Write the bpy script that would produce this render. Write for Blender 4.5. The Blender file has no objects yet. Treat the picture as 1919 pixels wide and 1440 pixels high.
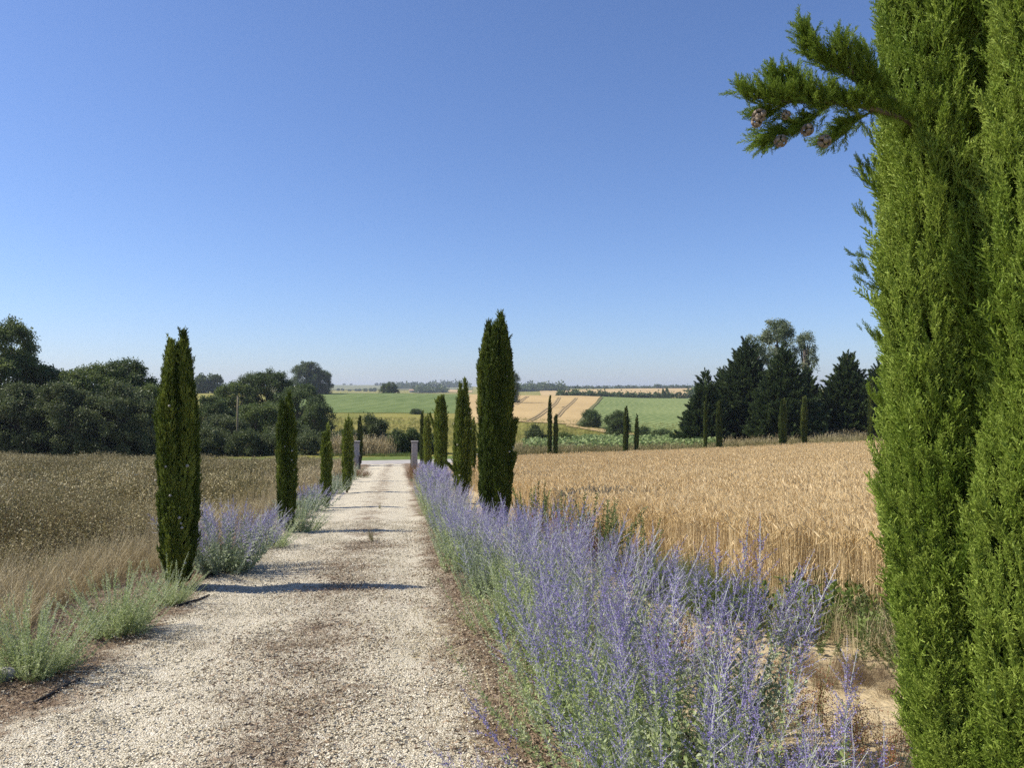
import bpy, math, random
import numpy as np
from mathutils import Vector

# ------------------------------------------------------------------ camera, sky, sun, exposure
scene = bpy.context.scene
C = scene.collection
FPX, CX, HORIZON, EYE = 1391.0, 959.5, 735.0, 1.7      # focal length and image measures in photo pixels
YAW = math.atan(215.5 / FPX)
SA, CA = math.sin(YAW), math.cos(YAW)

cam_data = bpy.data.cameras.new('camera')
cam = bpy.data.objects.new('camera', cam_data)
C.objects.link(cam)
cam_data.sensor_fit = 'HORIZONTAL'
cam_data.sensor_width = 36.0
cam_data.lens = 36.0 * FPX / 1919.0
cam_data.shift_y = (HORIZON - 720.0) / 1919.0
cam_data.clip_start = 0.05
cam_data.clip_end = 30000.0
cam.location = (0, 0, EYE)
cam.rotation_euler = (math.pi / 2, 0, -YAW)
scene.camera = cam

SUN_EL = math.radians(47.0)
SUN_DIR = Vector((-0.988, 0.156, 0)).normalized()      # horizontal direction towards the sun
world = bpy.data.worlds.new('World')
scene.world = world
world.use_nodes = True
wn = world.node_tree
wn.nodes.clear()
w_out = wn.nodes.new('ShaderNodeOutputWorld')
w_bg = wn.nodes.new('ShaderNodeBackground')
w_sky = wn.nodes.new('ShaderNodeTexSky')
w_sky.sky_type = 'NISHITA'
w_sky.sun_disc = False
w_sky.sun_elevation = SUN_EL
w_sky.sun_rotation = math.atan2(SUN_DIR.x, SUN_DIR.y)
w_sky.altitude = 200.0
w_sky.air_density = 1.0
w_sky.dust_density = 0.6
w_sky.ozone_density = 7.0
w_bg.inputs['Strength'].default_value = 0.10
w_tint = wn.nodes.new('ShaderNodeMixRGB')
w_tint.blend_type = 'MULTIPLY'
w_tint.inputs[0].default_value = 1.0
w_tint.inputs[2].default_value = (1.0, 0.985, 1.11, 1)
wn.links.new(w_sky.outputs[0], w_tint.inputs[1])
wn.links.new(w_tint.outputs[0], w_bg.inputs['Color'])
wn.links.new(w_bg.outputs[0], w_out.inputs['Surface'])

sun_data = bpy.data.lights.new('sun', 'SUN')
sun_data.energy = 5.0
sun_data.angle = math.radians(0.53)
sun_data.color = (1.0, 0.93, 0.82)
sun = bpy.data.objects.new('sun', sun_data)
C.objects.link(sun)
d = Vector((SUN_DIR.x * math.cos(SUN_EL), SUN_DIR.y * math.cos(SUN_EL), math.sin(SUN_EL)))
sun.rotation_euler = d.to_track_quat('Z', 'Y').to_euler()
sun.location = (-60, 20, 80)

scene.view_settings.view_transform = 'Standard'
scene.view_settings.look = 'None'
scene.view_settings.exposure = 0.5
scene.view_settings.gamma = 1.0
scene.view_settings.use_curve_mapping = False
scene.render.engine = 'CYCLES'
scene.cycles.max_bounces = 4
scene.cycles.diffuse_bounces = 2
scene.cycles.transmission_bounces = 3
scene.cycles.transparent_max_bounces = 4
scene.cycles.volume_bounces = 0
scene.cycles.use_denoising = False
scene.cycles.denoiser = 'OPENIMAGEDENOISE'
scene.cycles.denoising_input_passes = 'RGB_ALBEDO_NORMAL'
scene.cycles.denoising_prefilter = 'ACCURATE'

# ------------------------------------------------------------------ helpers: properties and objects
def tag(o, label=None, cat=None, group=None, kind=None):
    if label: o['label'] = label
    if cat: o['category'] = cat
    if group: o['group'] = group
    if kind: o['kind'] = kind
    return o

def empty(name, loc, label, cat, group=None):
    o = bpy.data.objects.new(name, None)
    o.empty_display_size = 0.2
    C.objects.link(o)
    o.location = loc
    return tag(o, label, cat, group)

class Geo:
    """collects shapes; build() links them as one mesh object"""
    def __init__(s):
        s.v, s.f, s.m = [], [], []
    def add(s, vs, fs, m=0):
        b = len(s.v)
        s.v.extend([tuple(map(float, p)) for p in vs])
        for f in fs:
            s.f.append(tuple(i + b for i in f))
            s.m.append(m)
    def box(s, cx, cy, cz, sx, sy, sz, m=0):
        x, y, z = sx / 2, sy / 2, sz / 2
        vs = [(cx + a * x, cy + b * y, cz + c * z) for c in (-1, 1) for b in (-1, 1) for a in (-1, 1)]
        s.add(vs, [(0, 2, 3, 1), (4, 5, 7, 6), (0, 1, 5, 4), (2, 6, 7, 3), (0, 4, 6, 2), (1, 3, 7, 5)], m)
    def tube(s, path, radii, n=5, m=0, cap=True):
        path = [np.array(p, float) for p in path]
        vs, fs = [], []
        for i, p in enumerate(path):
            t = path[min(i + 1, len(path) - 1)] - path[max(i - 1, 0)]
            t = t / (np.linalg.norm(t) + 1e-9)
            a = np.cross(t, (0.31, 0.93, 0.2)); a /= (np.linalg.norm(a) + 1e-9)
            b = np.cross(t, a)
            for k in range(n):
                w = 2 * math.pi * k / n
                vs.append(p + radii[i] * (math.cos(w) * a + math.sin(w) * b))
        for i in range(len(path) - 1):
            for k in range(n):
                k2 = (k + 1) % n
                fs.append((i * n + k, i * n + k2, (i + 1) * n + k2, (i + 1) * n + k))
        if cap:
            fs.append(tuple(range(n))[::-1])
            fs.append(tuple((len(path) - 1) * n + k for k in range(n)))
        s.add(vs, fs, m)
    def blade(s, path, widths, side, m=0):
        """flat ribbon; a last width of 0 makes a point"""
        vs, fs = [], []
        side = np.array(side, float)
        idx = []
        for p, w in zip(path, widths):
            p = np.array(p, float)
            if w <= 0:
                idx.append((len(vs),)); vs.append(p)
            else:
                idx.append((len(vs), len(vs) + 1)); vs.append(p - side * w / 2); vs.append(p + side * w / 2)
        for a, b in zip(idx[:-1], idx[1:]):
            if len(a) == 2 and len(b) == 2: fs.append((a[0], a[1], b[1], b[0]))
            elif len(a) == 2: fs.append((a[0], a[1], b[0]))
            elif len(b) == 2: fs.append((a[0], b[1], b[0]))
        s.add(vs, fs, m)
    def leaf(s, p, dr, ln, w, rng, m=0, mid=0.45):
        p = np.array(p, float); dr = np.array(dr, float); dr /= (np.linalg.norm(dr) + 1e-9)
        r = rng.normal(size=3)
        sd = np.cross(dr, r); sd /= (np.linalg.norm(sd) + 1e-9)
        s.add([p, p + dr * ln * mid + sd * w / 2, p + dr * ln, p + dr * ln * mid - sd * w / 2], [(0, 1, 2, 3)], m)
    def mesh(s, name, mats, smooth=False):
        me = bpy.data.meshes.new(name)
        me.from_pydata(s.v, [], s.f)
        for m in mats: me.materials.append(m)
        if len(mats) > 1: me.polygons.foreach_set('material_index', s.m)
        if smooth: me.polygons.foreach_set('use_smooth', [True] * len(s.f))
        me.update()
        return me
    def build(s, name, mats, parent=None, smooth=False, loc=None):
        if not isinstance(mats, (list, tuple)): mats = [mats]
        o = bpy.data.objects.new(name, s.mesh(name, mats, smooth))
        C.objects.link(o)
        o.parent = parent
        if loc is not None: o.location = loc
        return o

_groups = {}
def scatter_group(k):
    """node tree: the mesh carries k small shapes and a cloud of points; each point gets a copy of its shape"""
    if k in _groups: return _groups[k]
    g = bpy.data.node_groups.new('scatter_%d' % k, 'GeometryNodeTree')
    g.interface.new_socket('Geometry', in_out='INPUT', socket_type='NodeSocketGeometry')
    g.interface.new_socket('Geometry', in_out='OUTPUT', socket_type='NodeSocketGeometry')
    N, L = g.nodes, g.links
    gi, go = N.new('NodeGroupInput'), N.new('NodeGroupOutput')
    def attr(name, typ):
        n = N.new('GeometryNodeInputNamedAttribute'); n.data_type = typ; n.inputs['Name'].default_value = name
        return n.outputs['Attribute']
    def equal(sock, val):
        n = N.new('FunctionNodeCompare'); n.data_type = 'INT'; n.operation = 'EQUAL'
        ins = [i for i in n.inputs if i.type == 'INT']
        L.new(sock, ins[0]); ins[1].default_value = val
        return n.outputs[0]
    def sep(val):
        n = N.new('GeometryNodeSeparateGeometry'); n.domain = 'POINT'
        L.new(gi.outputs[0], n.inputs['Geometry']); L.new(equal(attr('proto', 'INT'), val), n.inputs['Selection'])
        return n.outputs['Selection']
    pts = sep(-1)
    join = N.new('GeometryNodeJoinGeometry')
    for i in range(k):
        ip = N.new('GeometryNodeInstanceOnPoints')
        L.new(pts, ip.inputs['Points'])
        L.new(sep(i), ip.inputs['Instance'])
        L.new(equal(attr('idx', 'INT'), i), ip.inputs['Selection'])
        e = N.new('FunctionNodeEulerToRotation')
        L.new(attr('rot', 'FLOAT_VECTOR'), e.inputs[0])
        L.new(e.outputs[0], ip.inputs['Rotation'])
        L.new(attr('scl', 'FLOAT_VECTOR'), ip.inputs['Scale'])
        L.new(ip.outputs[0], join.inputs[0])
    L.new(join.outputs[0], go.inputs[0])
    _groups[k] = g
    return g

def scatter(name, protos, pts, rot, scl, idx, mats, parent=None, kind='stuff', tone=None):
    pts = np.asarray(pts, float).reshape(-1, 3)
    n = len(pts)
    scl = np.asarray(scl, float)
    if scl.ndim == 0: scl = np.full(n, float(scl))
    if scl.ndim == 1: scl = np.repeat(scl[:, None], 3, 1)
    v, f, m, pr = [], [], [], []
    for k, g in enumerate(protos):
        b = len(v); v.extend(g.v); pr.extend([k] * len(g.v))
        f.extend([tuple(i + b for i in q) for q in g.f]); m.extend(g.m)
    nb = len(v)
    me = bpy.data.meshes.new(name)
    me.from_pydata(v + [tuple(p) for p in pts], [], f)
    for mt in mats: me.materials.append(mt)
    me.polygons.foreach_set('material_index', m)
    def at(nm, typ, base, arr, key):
        a = me.attributes.new(nm, typ, 'POINT')
        a.data.foreach_set(key, np.concatenate([base, np.asarray(arr)]).astype(np.int32 if typ == 'INT' else np.float32).ravel())
    at('proto', 'INT', np.array(pr), np.full(n, -1), 'value')
    at('idx', 'INT', np.full(nb, -1), idx, 'value')
    at('rot', 'FLOAT_VECTOR', np.zeros((nb, 3)), rot, 'vector')
    at('scl', 'FLOAT_VECTOR', np.ones((nb, 3)), scl, 'vector')
    if tone is not None: at('tone', 'FLOAT', np.zeros(nb), tone, 'value')
    me.update()
    o = bpy.data.objects.new(name, me)
    C.objects.link(o)
    o.parent = parent
    md = o.modifiers.new('scatter', 'NODES')
    md.node_group = scatter_group(len(protos))
    if kind: o['kind'] = kind
    return o

def aim(dirs, spin):
    """euler angles turning +Z to dirs, spun about their own axis"""
    dz = dirs / (np.linalg.norm(dirs, axis=1, keepdims=True) + 1e-9)
    up = np.where(np.abs(dz[:, 2:3]) > 0.95, np.array([[1.0, 0, 0]]), np.array([[0, 0, 1.0]]))
    ax = np.cross(up, dz); ax /= (np.linalg.norm(ax, axis=1, keepdims=True) + 1e-9)
    ay = np.cross(dz, ax)
    c, s = np.cos(spin)[:, None], np.sin(spin)[:, None]
    rx, ry = ax * c + ay * s, -ax * s + ay * c
    return np.stack([np.arctan2(ry[:, 2], dz[:, 2]), -np.arcsin(np.clip(rx[:, 2], -1, 1)), np.arctan2(rx[:, 1], rx[:, 0])], 1)

def zrot(n, rng, tilt=0.0):
    r = np.zeros((n, 3)); r[:, 2] = rng.uniform(0, 2 * math.pi, n)
    if tilt: r[:, :2] = rng.normal(0, tilt, (n, 2))
    return r

# ------------------------------------------------------------------ helpers: materials
def new_mat(name):
    m = bpy.data.materials.new(name); m.use_nodes = True
    nt = m.node_tree; nt.nodes.clear()
    return m, nt, nt.nodes, nt.links

def ramp(N, L, fac, stops):
    r = N.new('ShaderNodeValToRGB')
    e = r.color_ramp.elements
    while len(e) > 1: e.remove(e[-1])
    e[0].position, e[0].color = stops[0][0], (*stops[0][1], 1)
    for p, c in stops[1:]:
        x = e.new(p); x.color = (*c, 1)
    L.new(fac, r.inputs[0])
    return r.outputs[0]

def math_node(N, L, op, a, b=None):
    n = N.new('ShaderNodeMath'); n.operation = op
    for i, x in enumerate((a, b)):
        if x is None: continue
        if isinstance(x, (int, float)): n.inputs[i].default_value = x
        else: L.new(x, n.inputs[i])
    return n.outputs[0]

def plant_mat(name, stops, transl=0.25, w_island=0.5, rough=0.55, spec=0.25):
    """leaf-like surface; tone varies by piece and by copy"""
    m, nt, N, L = new_mat(name)
    oi, ge = N.new('ShaderNodeObjectInfo'), N.new('ShaderNodeNewGeometry')
    f = math_node(N, L, 'ADD', math_node(N, L, 'MULTIPLY', oi.outputs['Random'], 1 - w_island),
                  math_node(N, L, 'MULTIPLY', ge.outputs['Random Per Island'], w_island))
    ta = N.new('ShaderNodeAttribute'); ta.attribute_type = 'INSTANCER'; ta.attribute_name = 'tone'
    f = math_node(N, L, 'ADD', f, ta.outputs['Fac'])
    col = ramp(N, L, f, stops)
    p = N.new('ShaderNodeBsdfPrincipled')
    L.new(col, p.inputs['Base Color']); p.inputs['Roughness'].default_value = rough
    p.inputs['Specular IOR Level'].default_value = spec
    out = N.new('ShaderNodeOutputMaterial')
    if transl > 0:
        t = N.new('ShaderNodeBsdfTranslucent'); L.new(col, t.inputs['Color'])
        mx = N.new('ShaderNodeMixShader'); mx.inputs[0].default_value = transl
        L.new(p.outputs[0], mx.inputs[1]); L.new(t.outputs[0], mx.inputs[2])
        L.new(mx.outputs[0], out.inputs['Surface'])
    else:
        L.new(p.outputs[0], out.inputs['Surface'])
    return m

def noise(N, L, scale, detail=4.0, rough=0.55, vec=None, dist=0.0):
    n = N.new('ShaderNodeTexNoise')
    n.inputs['Scale'].default_value = scale; n.inputs['Detail'].default_value = detail
    n.inputs['Roughness'].default_value = rough; n.inputs['Distortion'].default_value = dist
    if vec is not None: L.new(vec, n.inputs['Vector'])
    return n.outputs[0]

def world_pos(N):
    return N.new('ShaderNodeNewGeometry').outputs['Position']

def rough_mat(name, stops, scale, bump=0.3, bump_scale=None, rough=0.95, bump_dist=0.02, stops2=None, scale2=1.0):
    """matt ground, wood or stone: noise tones and relief; stops2 multiplies a coarser pattern on top"""
    m, nt, N, L = new_mat(name)
    pos = world_pos(N)
    col = ramp(N, L, noise(N, L, scale, 6, 0.65, pos), stops)
    if stops2:
        c2 = ramp(N, L, noise(N, L, scale2, 4, 0.6, pos), stops2)
        mx = N.new('ShaderNodeMixRGB'); mx.blend_type = 'MULTIPLY'; mx.inputs[0].default_value = 1
        L.new(col, mx.inputs[1]); L.new(c2, mx.inputs[2]); col = mx.outputs[0]
    p = N.new('ShaderNodeBsdfPrincipled'); p.inputs['Roughness'].default_value = rough
    p.inputs['Specular IOR Level'].default_value = 0.2
    L.new(col, p.inputs['Base Color'])
    b = N.new('ShaderNodeBump'); b.inputs['Strength'].default_value = bump; b.inputs['Distance'].default_value = bump_dist
    L.new(noise(N, L, bump_scale or scale * 2, 5, 0.6, pos), b.inputs['Height'])
    L.new(b.outputs[0], p.inputs['Normal'])
    o = N.new('ShaderNodeOutputMaterial'); L.new(p.outputs[0], o.inputs['Surface'])
    return m

M = {}
M['cypress'] = plant_mat('cypress_green', [(0, (0.055, 0.085, 0.014)), (0.5, (0.120, 0.165, 0.024)), (1, (0.27, 0.31, 0.055))], 0.18, 0.55)
M['cypress_near'] = plant_mat('cypress_bright_green', [(0, (0.085, 0.145, 0.016)), (0.5, (0.195, 0.285, 0.034)), (1, (0.36, 0.45, 0.085))], 0.34, 0.55)
M['cypress_dark'] = plant_mat('cypress_dark_green', [(0, (0.032, 0.052, 0.011)), (0.5, (0.072, 0.102, 0.018)), (1, (0.16, 0.19, 0.04))], 0.15, 0.55)
M['bark'] = rough_mat('bark', [(0.3, (0.07, 0.055, 0.04)), (0.7, (0.17, 0.14, 0.11))], 12, 0.6)
M['cone'] = rough_mat('cypress_cone', [(0.3, (0.16, 0.12, 0.085)), (0.7, (0.34, 0.28, 0.21))], 40, 0.5)
M['cone_pale'] = rough_mat('pale_cone', [(0.3, (0.38, 0.35, 0.28)), (0.7, (0.55, 0.52, 0.44))], 40, 0.3)
M['oak'] = plant_mat('broadleaf', [(0, (0.040, 0.064, 0.018)), (0.5, (0.075, 0.110, 0.030)), (1, (0.13, 0.17, 0.055))], 0.32, 0.5)
M['oak_grey'] = plant_mat('broadleaf_grey_green', [(0, (0.048, 0.068, 0.022)), (0.5, (0.088, 0.115, 0.038)), (1, (0.16, 0.185, 0.075))], 0.30, 0.5)
M['oak_light'] = plant_mat('broadleaf_light', [(0, (0.065, 0.095, 0.022)), (0.5, (0.11, 0.15, 0.036)), (1, (0.18, 0.22, 0.065))], 0.34, 0.5)
M['poplar'] = plant_mat('poplar_leaf', [(0, (0.08, 0.12, 0.045)), (0.5, (0.16, 0.20, 0.10)), (1, (0.34, 0.37, 0.25))], 0.3, 0.7)
M['conifer'] = plant_mat('conifer_dark', [(0, (0.026, 0.046, 0.016)), (0.5, (0.055, 0.085, 0.026)), (1, (0.10, 0.135, 0.045))], 0.25, 0.5)
M['sage_leaf'] = plant_mat('sage_leaf', [(0, (0.16, 0.215, 0.10)), (0.5, (0.26, 0.32, 0.17)), (1, (0.42, 0.46, 0.33))], 0.25, 0.75)
M['sage_leaf_green'] = plant_mat('sage_leaf_green', [(0, (0.22, 0.29, 0.08)), (0.5, (0.39, 0.46, 0.19)), (1, (0.60, 0.64, 0.44))], 0.38, 0.7)
M['sage_stem'] = plant_mat('sage_stem', [(0, (0.34, 0.37, 0.30)), (1, (0.55, 0.57, 0.50))], 0.0, 0.6)
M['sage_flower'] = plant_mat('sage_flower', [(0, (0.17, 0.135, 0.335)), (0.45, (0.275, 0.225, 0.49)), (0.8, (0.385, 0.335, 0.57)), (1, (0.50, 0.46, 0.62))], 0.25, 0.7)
M['straw'] = plant_mat('wheat_straw', [(0, (0.50, 0.365, 0.175)), (0.5, (0.68, 0.525, 0.29)), (1, (0.80, 0.665, 0.41))], 0.25, 0.6)
M['ear'] = plant_mat('wheat_ear', [(0, (0.58, 0.43, 0.20)), (0.5, (0.77, 0.60, 0.33)), (1, (0.88, 0.735, 0.465))], 0.25, 0.6)
M['dry'] = plant_mat('dry_grass', [(0, (0.27, 0.215, 0.11)), (0.5, (0.42, 0.345, 0.19)), (1, (0.58, 0.50, 0.30))], 0.25, 0.6)
M['dry_brown'] = plant_mat('dry_brown_stalk', [(0, (0.13, 0.09, 0.05)), (0.6, (0.22, 0.16, 0.09)), (1, (0.34, 0.26, 0.15))], 0.1, 0.6)
M['pod'] = plant_mat('field_pod', [(0, (0.095, 0.092, 0.03)), (0.35, (0.185, 0.162, 0.06)), (0.65, (0.295, 0.24, 0.105)), (0.85, (0.42, 0.36, 0.17)), (1, (0.62, 0.55, 0.33))], 0.2, 0.75)
M['weed'] = plant_mat('weed_green', [(0, (0.09, 0.135, 0.028)), (0.5, (0.155, 0.215, 0.05)), (1, (0.27, 0.33, 0.11))], 0.35, 0.6)
M['weed_dark'] = plant_mat('weed_dark_green', [(0, (0.07, 0.10, 0.03)), (0.5, (0.12, 0.16, 0.05)), (1, (0.20, 0.24, 0.095))], 0.35, 0.6)
M['rust'] = plant_mat('rust_weed', [(0, (0.12, 0.045, 0.025)), (0.5, (0.22, 0.085, 0.04)), (1, (0.36, 0.17, 0.08))], 0.2, 0.6)
M['crop'] = plant_mat('crop_leaf', [(0, (0.13, 0.19, 0.055)), (0.5, (0.22, 0.29, 0.10)), (1, (0.40, 0.44, 0.20))], 0.3, 0.7)
M['meadow_blade'] = plant_mat('meadow_blade', [(0, (0.13, 0.14, 0.03)), (0.5, (0.24, 0.235, 0.06)), (1, (0.38, 0.34, 0.12))], 0.3, 0.5)
M['litter'] = plant_mat('leaf_litter', [(0, (0.11, 0.075, 0.05)), (0.5, (0.20, 0.14, 0.09)), (1, (0.38, 0.28, 0.17))], 0.0, 0.8)
M['pebble'] = plant_mat('pebble', [(0, (0.28, 0.235, 0.155)), (0.3, (0.48, 0.43, 0.31)), (0.8, (0.63, 0.575, 0.44)), (1, (0.75, 0.71, 0.60))], 0.0, 0.9, 0.85)
M['hose'] = rough_mat('black_hose', [(0.3, (0.015, 0.015, 0.016)), (0.7, (0.03, 0.03, 0.03))], 30, 0.1, rough=0.5)
M['stone'] = rough_mat('pillar_stone', [(0.25, (0.33, 0.29, 0.255)), (0.75, (0.50, 0.45, 0.40))], 9, 0.5, 40)
M['cap'] = rough_mat('pillar_cap', [(0.25, (0.20, 0.19, 0.175)), (0.75, (0.33, 0.31, 0.29))], 9, 0.4, 40)
M['iron'] = rough_mat('gate_iron', [(0.3, (0.03, 0.028, 0.027)), (0.7, (0.06, 0.05, 0.045))], 20, 0.2, rough=0.6)
M['pole'] = rough_mat('pole_wood', [(0.3, (0.13, 0.115, 0.07)), (0.7, (0.22, 0.19, 0.12))], 7, 0.4)
M['rock'] = rough_mat('grey_rock', [(0.3, (0.22, 0.21, 0.20)), (0.7, (0.42, 0.40, 0.38))], 14, 0.5)
M['brick'] = rough_mat('red_brick', [(0.3, (0.24, 0.12, 0.085)), (0.7, (0.36, 0.20, 0.14))], 8, 0.4)
M['plaster'] = rough_mat('pale_plaster', [(0.3, (0.60, 0.57, 0.52)), (0.7, (0.72, 0.70, 0.65))], 1, 0.1)
M['tile'] = rough_mat('roof_tile', [(0.3, (0.36, 0.20, 0.13)), (0.7, (0.48, 0.30, 0.20))], 2, 0.2)
M['pane'] = rough_mat('dark_pane', [(0.3, (0.03, 0.035, 0.04)), (0.7, (0.06, 0.065, 0.07))], 3, 0.0, rough=0.15)

# ------------------------------------------------------------------ terrain shape
def to_cam(x, y): return x * CA - y * SA, x * SA + y * CA            # lateral, depth
def to_world(xc, dp): return xc * CA + dp * SA, -xc * SA + dp * CA

SLOPE = 0.071
def near_h(x, y):
    return -SLOPE * y + 0.022 * np.maximum(0, x - 9) + 0.030 * np.maximum(0, -x - 8)

T_PX = np.array([-2500, 0, 300, 450, 600, 740, 880, 975, 1085, 1200, 1290, 1450, 1640, 4500], float)
T_D = np.array([58, 66, 78, 100, 130, 170, 230, 330, 420, 520, 700, 900, 1500, 2000, 3000, 7000], float)
T_Z = np.array([
    [-2.0, -2.0, -2.0, -2.0, -2.0, -2.0, -1.5, 0.5, 2.0, 2.0, 2, 3, 8, 10, 15, 20],
    [-3.8, -3.8, -3.8, -3.8, -4.0, -4.0, -3.5, -1.5, 0.0, 0.0, -1, 0, 5, 8, 14, 20],
    [-4.0, -4.0, -4.0, -4.1, -4.3, -4.3, -3.8, -1.5, 0.8, 0.5, -2, -1, 6, 9, 20, 20],
    [-4.1, -4.0, -4.1, -4.3, -4.5, -4.5, -4.0, -1.5, 1.3, 0.5, -3, -2, 6, 10, 24, 20],
    [-4.1, -4.1, -4.3, -4.6, -4.9, -5.0, -4.9, -2.3, 0.9, 0.0, -4, -3.5, 4, 11.8, 29, 20],
    [-4.1, -4.1, -4.3, -4.6, -4.9, -5.0, -4.9, -2.3, 0.8, 0.0, -4, -3.5, 4, 11.0, 29, 20],
    [-4.1, -4.1, -4.4, -4.9, -5.3, -5.5, -5.2, -2.8, 0.2, -1, -4, -3.5, 4, 11, 25, 20],
    [-4.1, -4.1, -4.4, -4.9, -5.4, -5.2, -5.1, -3.2, -0.3, -2.0, -4, -2.6, 8, 12, 14, 15],
    [-4.1, -4.1, -4.5, -5.1, -5.8, -5.9, -5.4, -3.4, -0.6, -2.4, -4.3, -2.4, 8, 10, 13, 15],
    [-4.0, -4.0, -4.6, -5.4, -6.5, -6.6, -6.2, -4.7, -1.9, -3.2, -4.5, -2.2, 9, 9, 12, 15],
    [-3.9, -3.9, -4.4, -5.2, -6.2, -6.5, -6.2, -4.8, -2.2, -3.2, -4.5, -2.2, 9, 9, 12, 15],
    [-3.6, -3.6, -3.6, -3.8, -4.0, -4.0, -4.0, -3.0, -2.2, -3.0, -3, -2, 8, 8, 10, 15],
    [-3.3, -3.2, -3.0, -3.0, -3.0, -3.0, -2.5, -1.5, -1.0, -1.0, -1, 0, 8, 8, 10, 15],
    [-2.0, -2.0, -2.0, -2.0, -2.0, -2.0, -1.5, 0.0, 1.0, 1.0, 2, 3, 8, 8, 10, 15]], float)
# the first row follows the near slope
for i, px in enumerate(T_PX):
    X, Y = to_world((px - CX) / FPX * 58.0, 58.0)
    if 0 <= px <= 1640: T_Z[i, 0] = near_h(X, Y)
_lg = np.log(T_D)
_sl = np.gradient(T_Z, _lg, axis=1)

def far_h(t, dp):
    px = t * FPX + CX
    i = np.clip(np.searchsorted(T_PX, px) - 1, 0, len(T_PX) - 2)
    u = np.clip((px - T_PX[i]) / (T_PX[i + 1] - T_PX[i]), 0, 1)
    l = np.log(np.clip(dp, T_D[0], T_D[-1]))
    j = np.clip(np.searchsorted(_lg, l) - 1, 0, len(_lg) - 2)
    h = _lg[j + 1] - _lg[j]
    s = (l - _lg[j]) / h
    def col(k):
        a, b, ma, mb = T_Z[k, j], T_Z[k, j + 1], _sl[k, j] * h, _sl[k, j + 1] * h
        return (2*s**3 - 3*s**2 + 1) * a + (s**3 - 2*s**2 + s) * ma + (-2*s**3 + 3*s**2) * b + (s**3 - s**2) * mb
    return col(i) * (1 - u) + col(i + 1) * u

def H(x, y):
    x, y = np.asarray(x, float), np.asarray(y, float)
    xc, dp = to_cam(x, y)
    w = np.clip((dp - 52.0) / 10.0, 0, 1); w = w * w * (3 - 2 * w)
    return near_h(x, y) * (1 - w) + far_h(xc / np.maximum(dp, 20.0), dp) * w

def at(px, dp, z=None):
    """the place on the ground seen at photo column px, dp metres ahead"""
    X, Y = to_world((px - CX) / FPX * dp, dp)
    return Vector((X, Y, float(H(X, Y)) if z is None else z))

def height_at(py, dp): return EYE - (py - HORIZON) / FPX * dp

def ground_depth(px, py, lo, hi):
    """depth between lo and hi where the ground shows at photo pixel (px, py)"""
    dd = np.geomspace(lo, hi, 900)
    X, Y = to_world((px - CX) / FPX * dd, dd)
    q = HORIZON + FPX * (EYE - H(X, Y)) / dd
    k = np.argmax(q <= py) if (q <= py).any() else len(dd) - 1
    return float(dd[k])

def ground_xy(px, py):
    dp = ground_depth(px, py, 1.0, 60.0)
    p = at(px, dp)
    return p.x, p.y

def drape(name, u, v, fn, mat, parent=None, kind='structure', lift=0.0):
    """grid sheet: fn(u, v) gives world x, y; z follows the ground"""
    U, V = np.meshgrid(u, v)
    X, Y = fn(U, V)
    Z = H(X, Y) + lift
    nu, nv = len(u), len(v)
    vs = np.stack([X, Y, Z], -1).reshape(-1, 3)
    a = (np.arange(nv - 1)[:, None] * nu + np.arange(nu - 1)[None]).ravel()
    fs = np.stack([a, a + 1, a + nu + 1, a + nu], 1)
    me = bpy.data.meshes.new(name)
    me.from_pydata(vs.tolist(), [], fs.tolist())
    me.polygons.foreach_set('use_smooth', [True] * len(fs))
    me.materials.append(mat); me.update()
    o = bpy.data.objects.new(name, me); C.objects.link(o); o.parent = parent
    if kind: o['kind'] = kind
    return o

# ------------------------------------------------------------------ ground sheets
def meadow_mat():
    m, nt, N, L = new_mat('meadow')
    pos = world_pos(N)
    c1 = ramp(N, L, noise(N, L, 0.05, 5, 0.6, pos), [(0.3, (0.155, 0.165, 0.035)), (0.5, (0.235, 0.22, 0.055)), (0.7, (0.32, 0.27, 0.09))])
    c2 = ramp(N, L, noise(N, L, 1.6, 6, 0.75, pos), [(0.3, (0.6, 0.62, 0.55)), (0.7, (1.25, 1.2, 1.15))])
    mx = N.new('ShaderNodeMixRGB'); mx.blend_type = 'MULTIPLY'; mx.inputs[0].default_value = 1
    L.new(c1, mx.inputs[1]); L.new(c2, mx.inputs[2])
    p = N.new('ShaderNodeBsdfPrincipled'); p.inputs['Roughness'].default_value = 0.95
    p.inputs['Specular IOR Level'].default_value = 0.1
    L.new(mx.outputs[0], p.inputs['Base Color'])
    b = N.new('ShaderNodeBump'); b.inputs['Strength'].default_value = 0.7; b.inputs['Distance'].default_value = 0.3
    L.new(noise(N, L, 1.2, 6, 0.7, pos), b.inputs['Height']); L.new(b.outputs[0], p.inputs['Normal'])
    o = N.new('ShaderNodeOutputMaterial'); L.new(p.outputs[0], o.inputs['Surface'])
    return m

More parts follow.
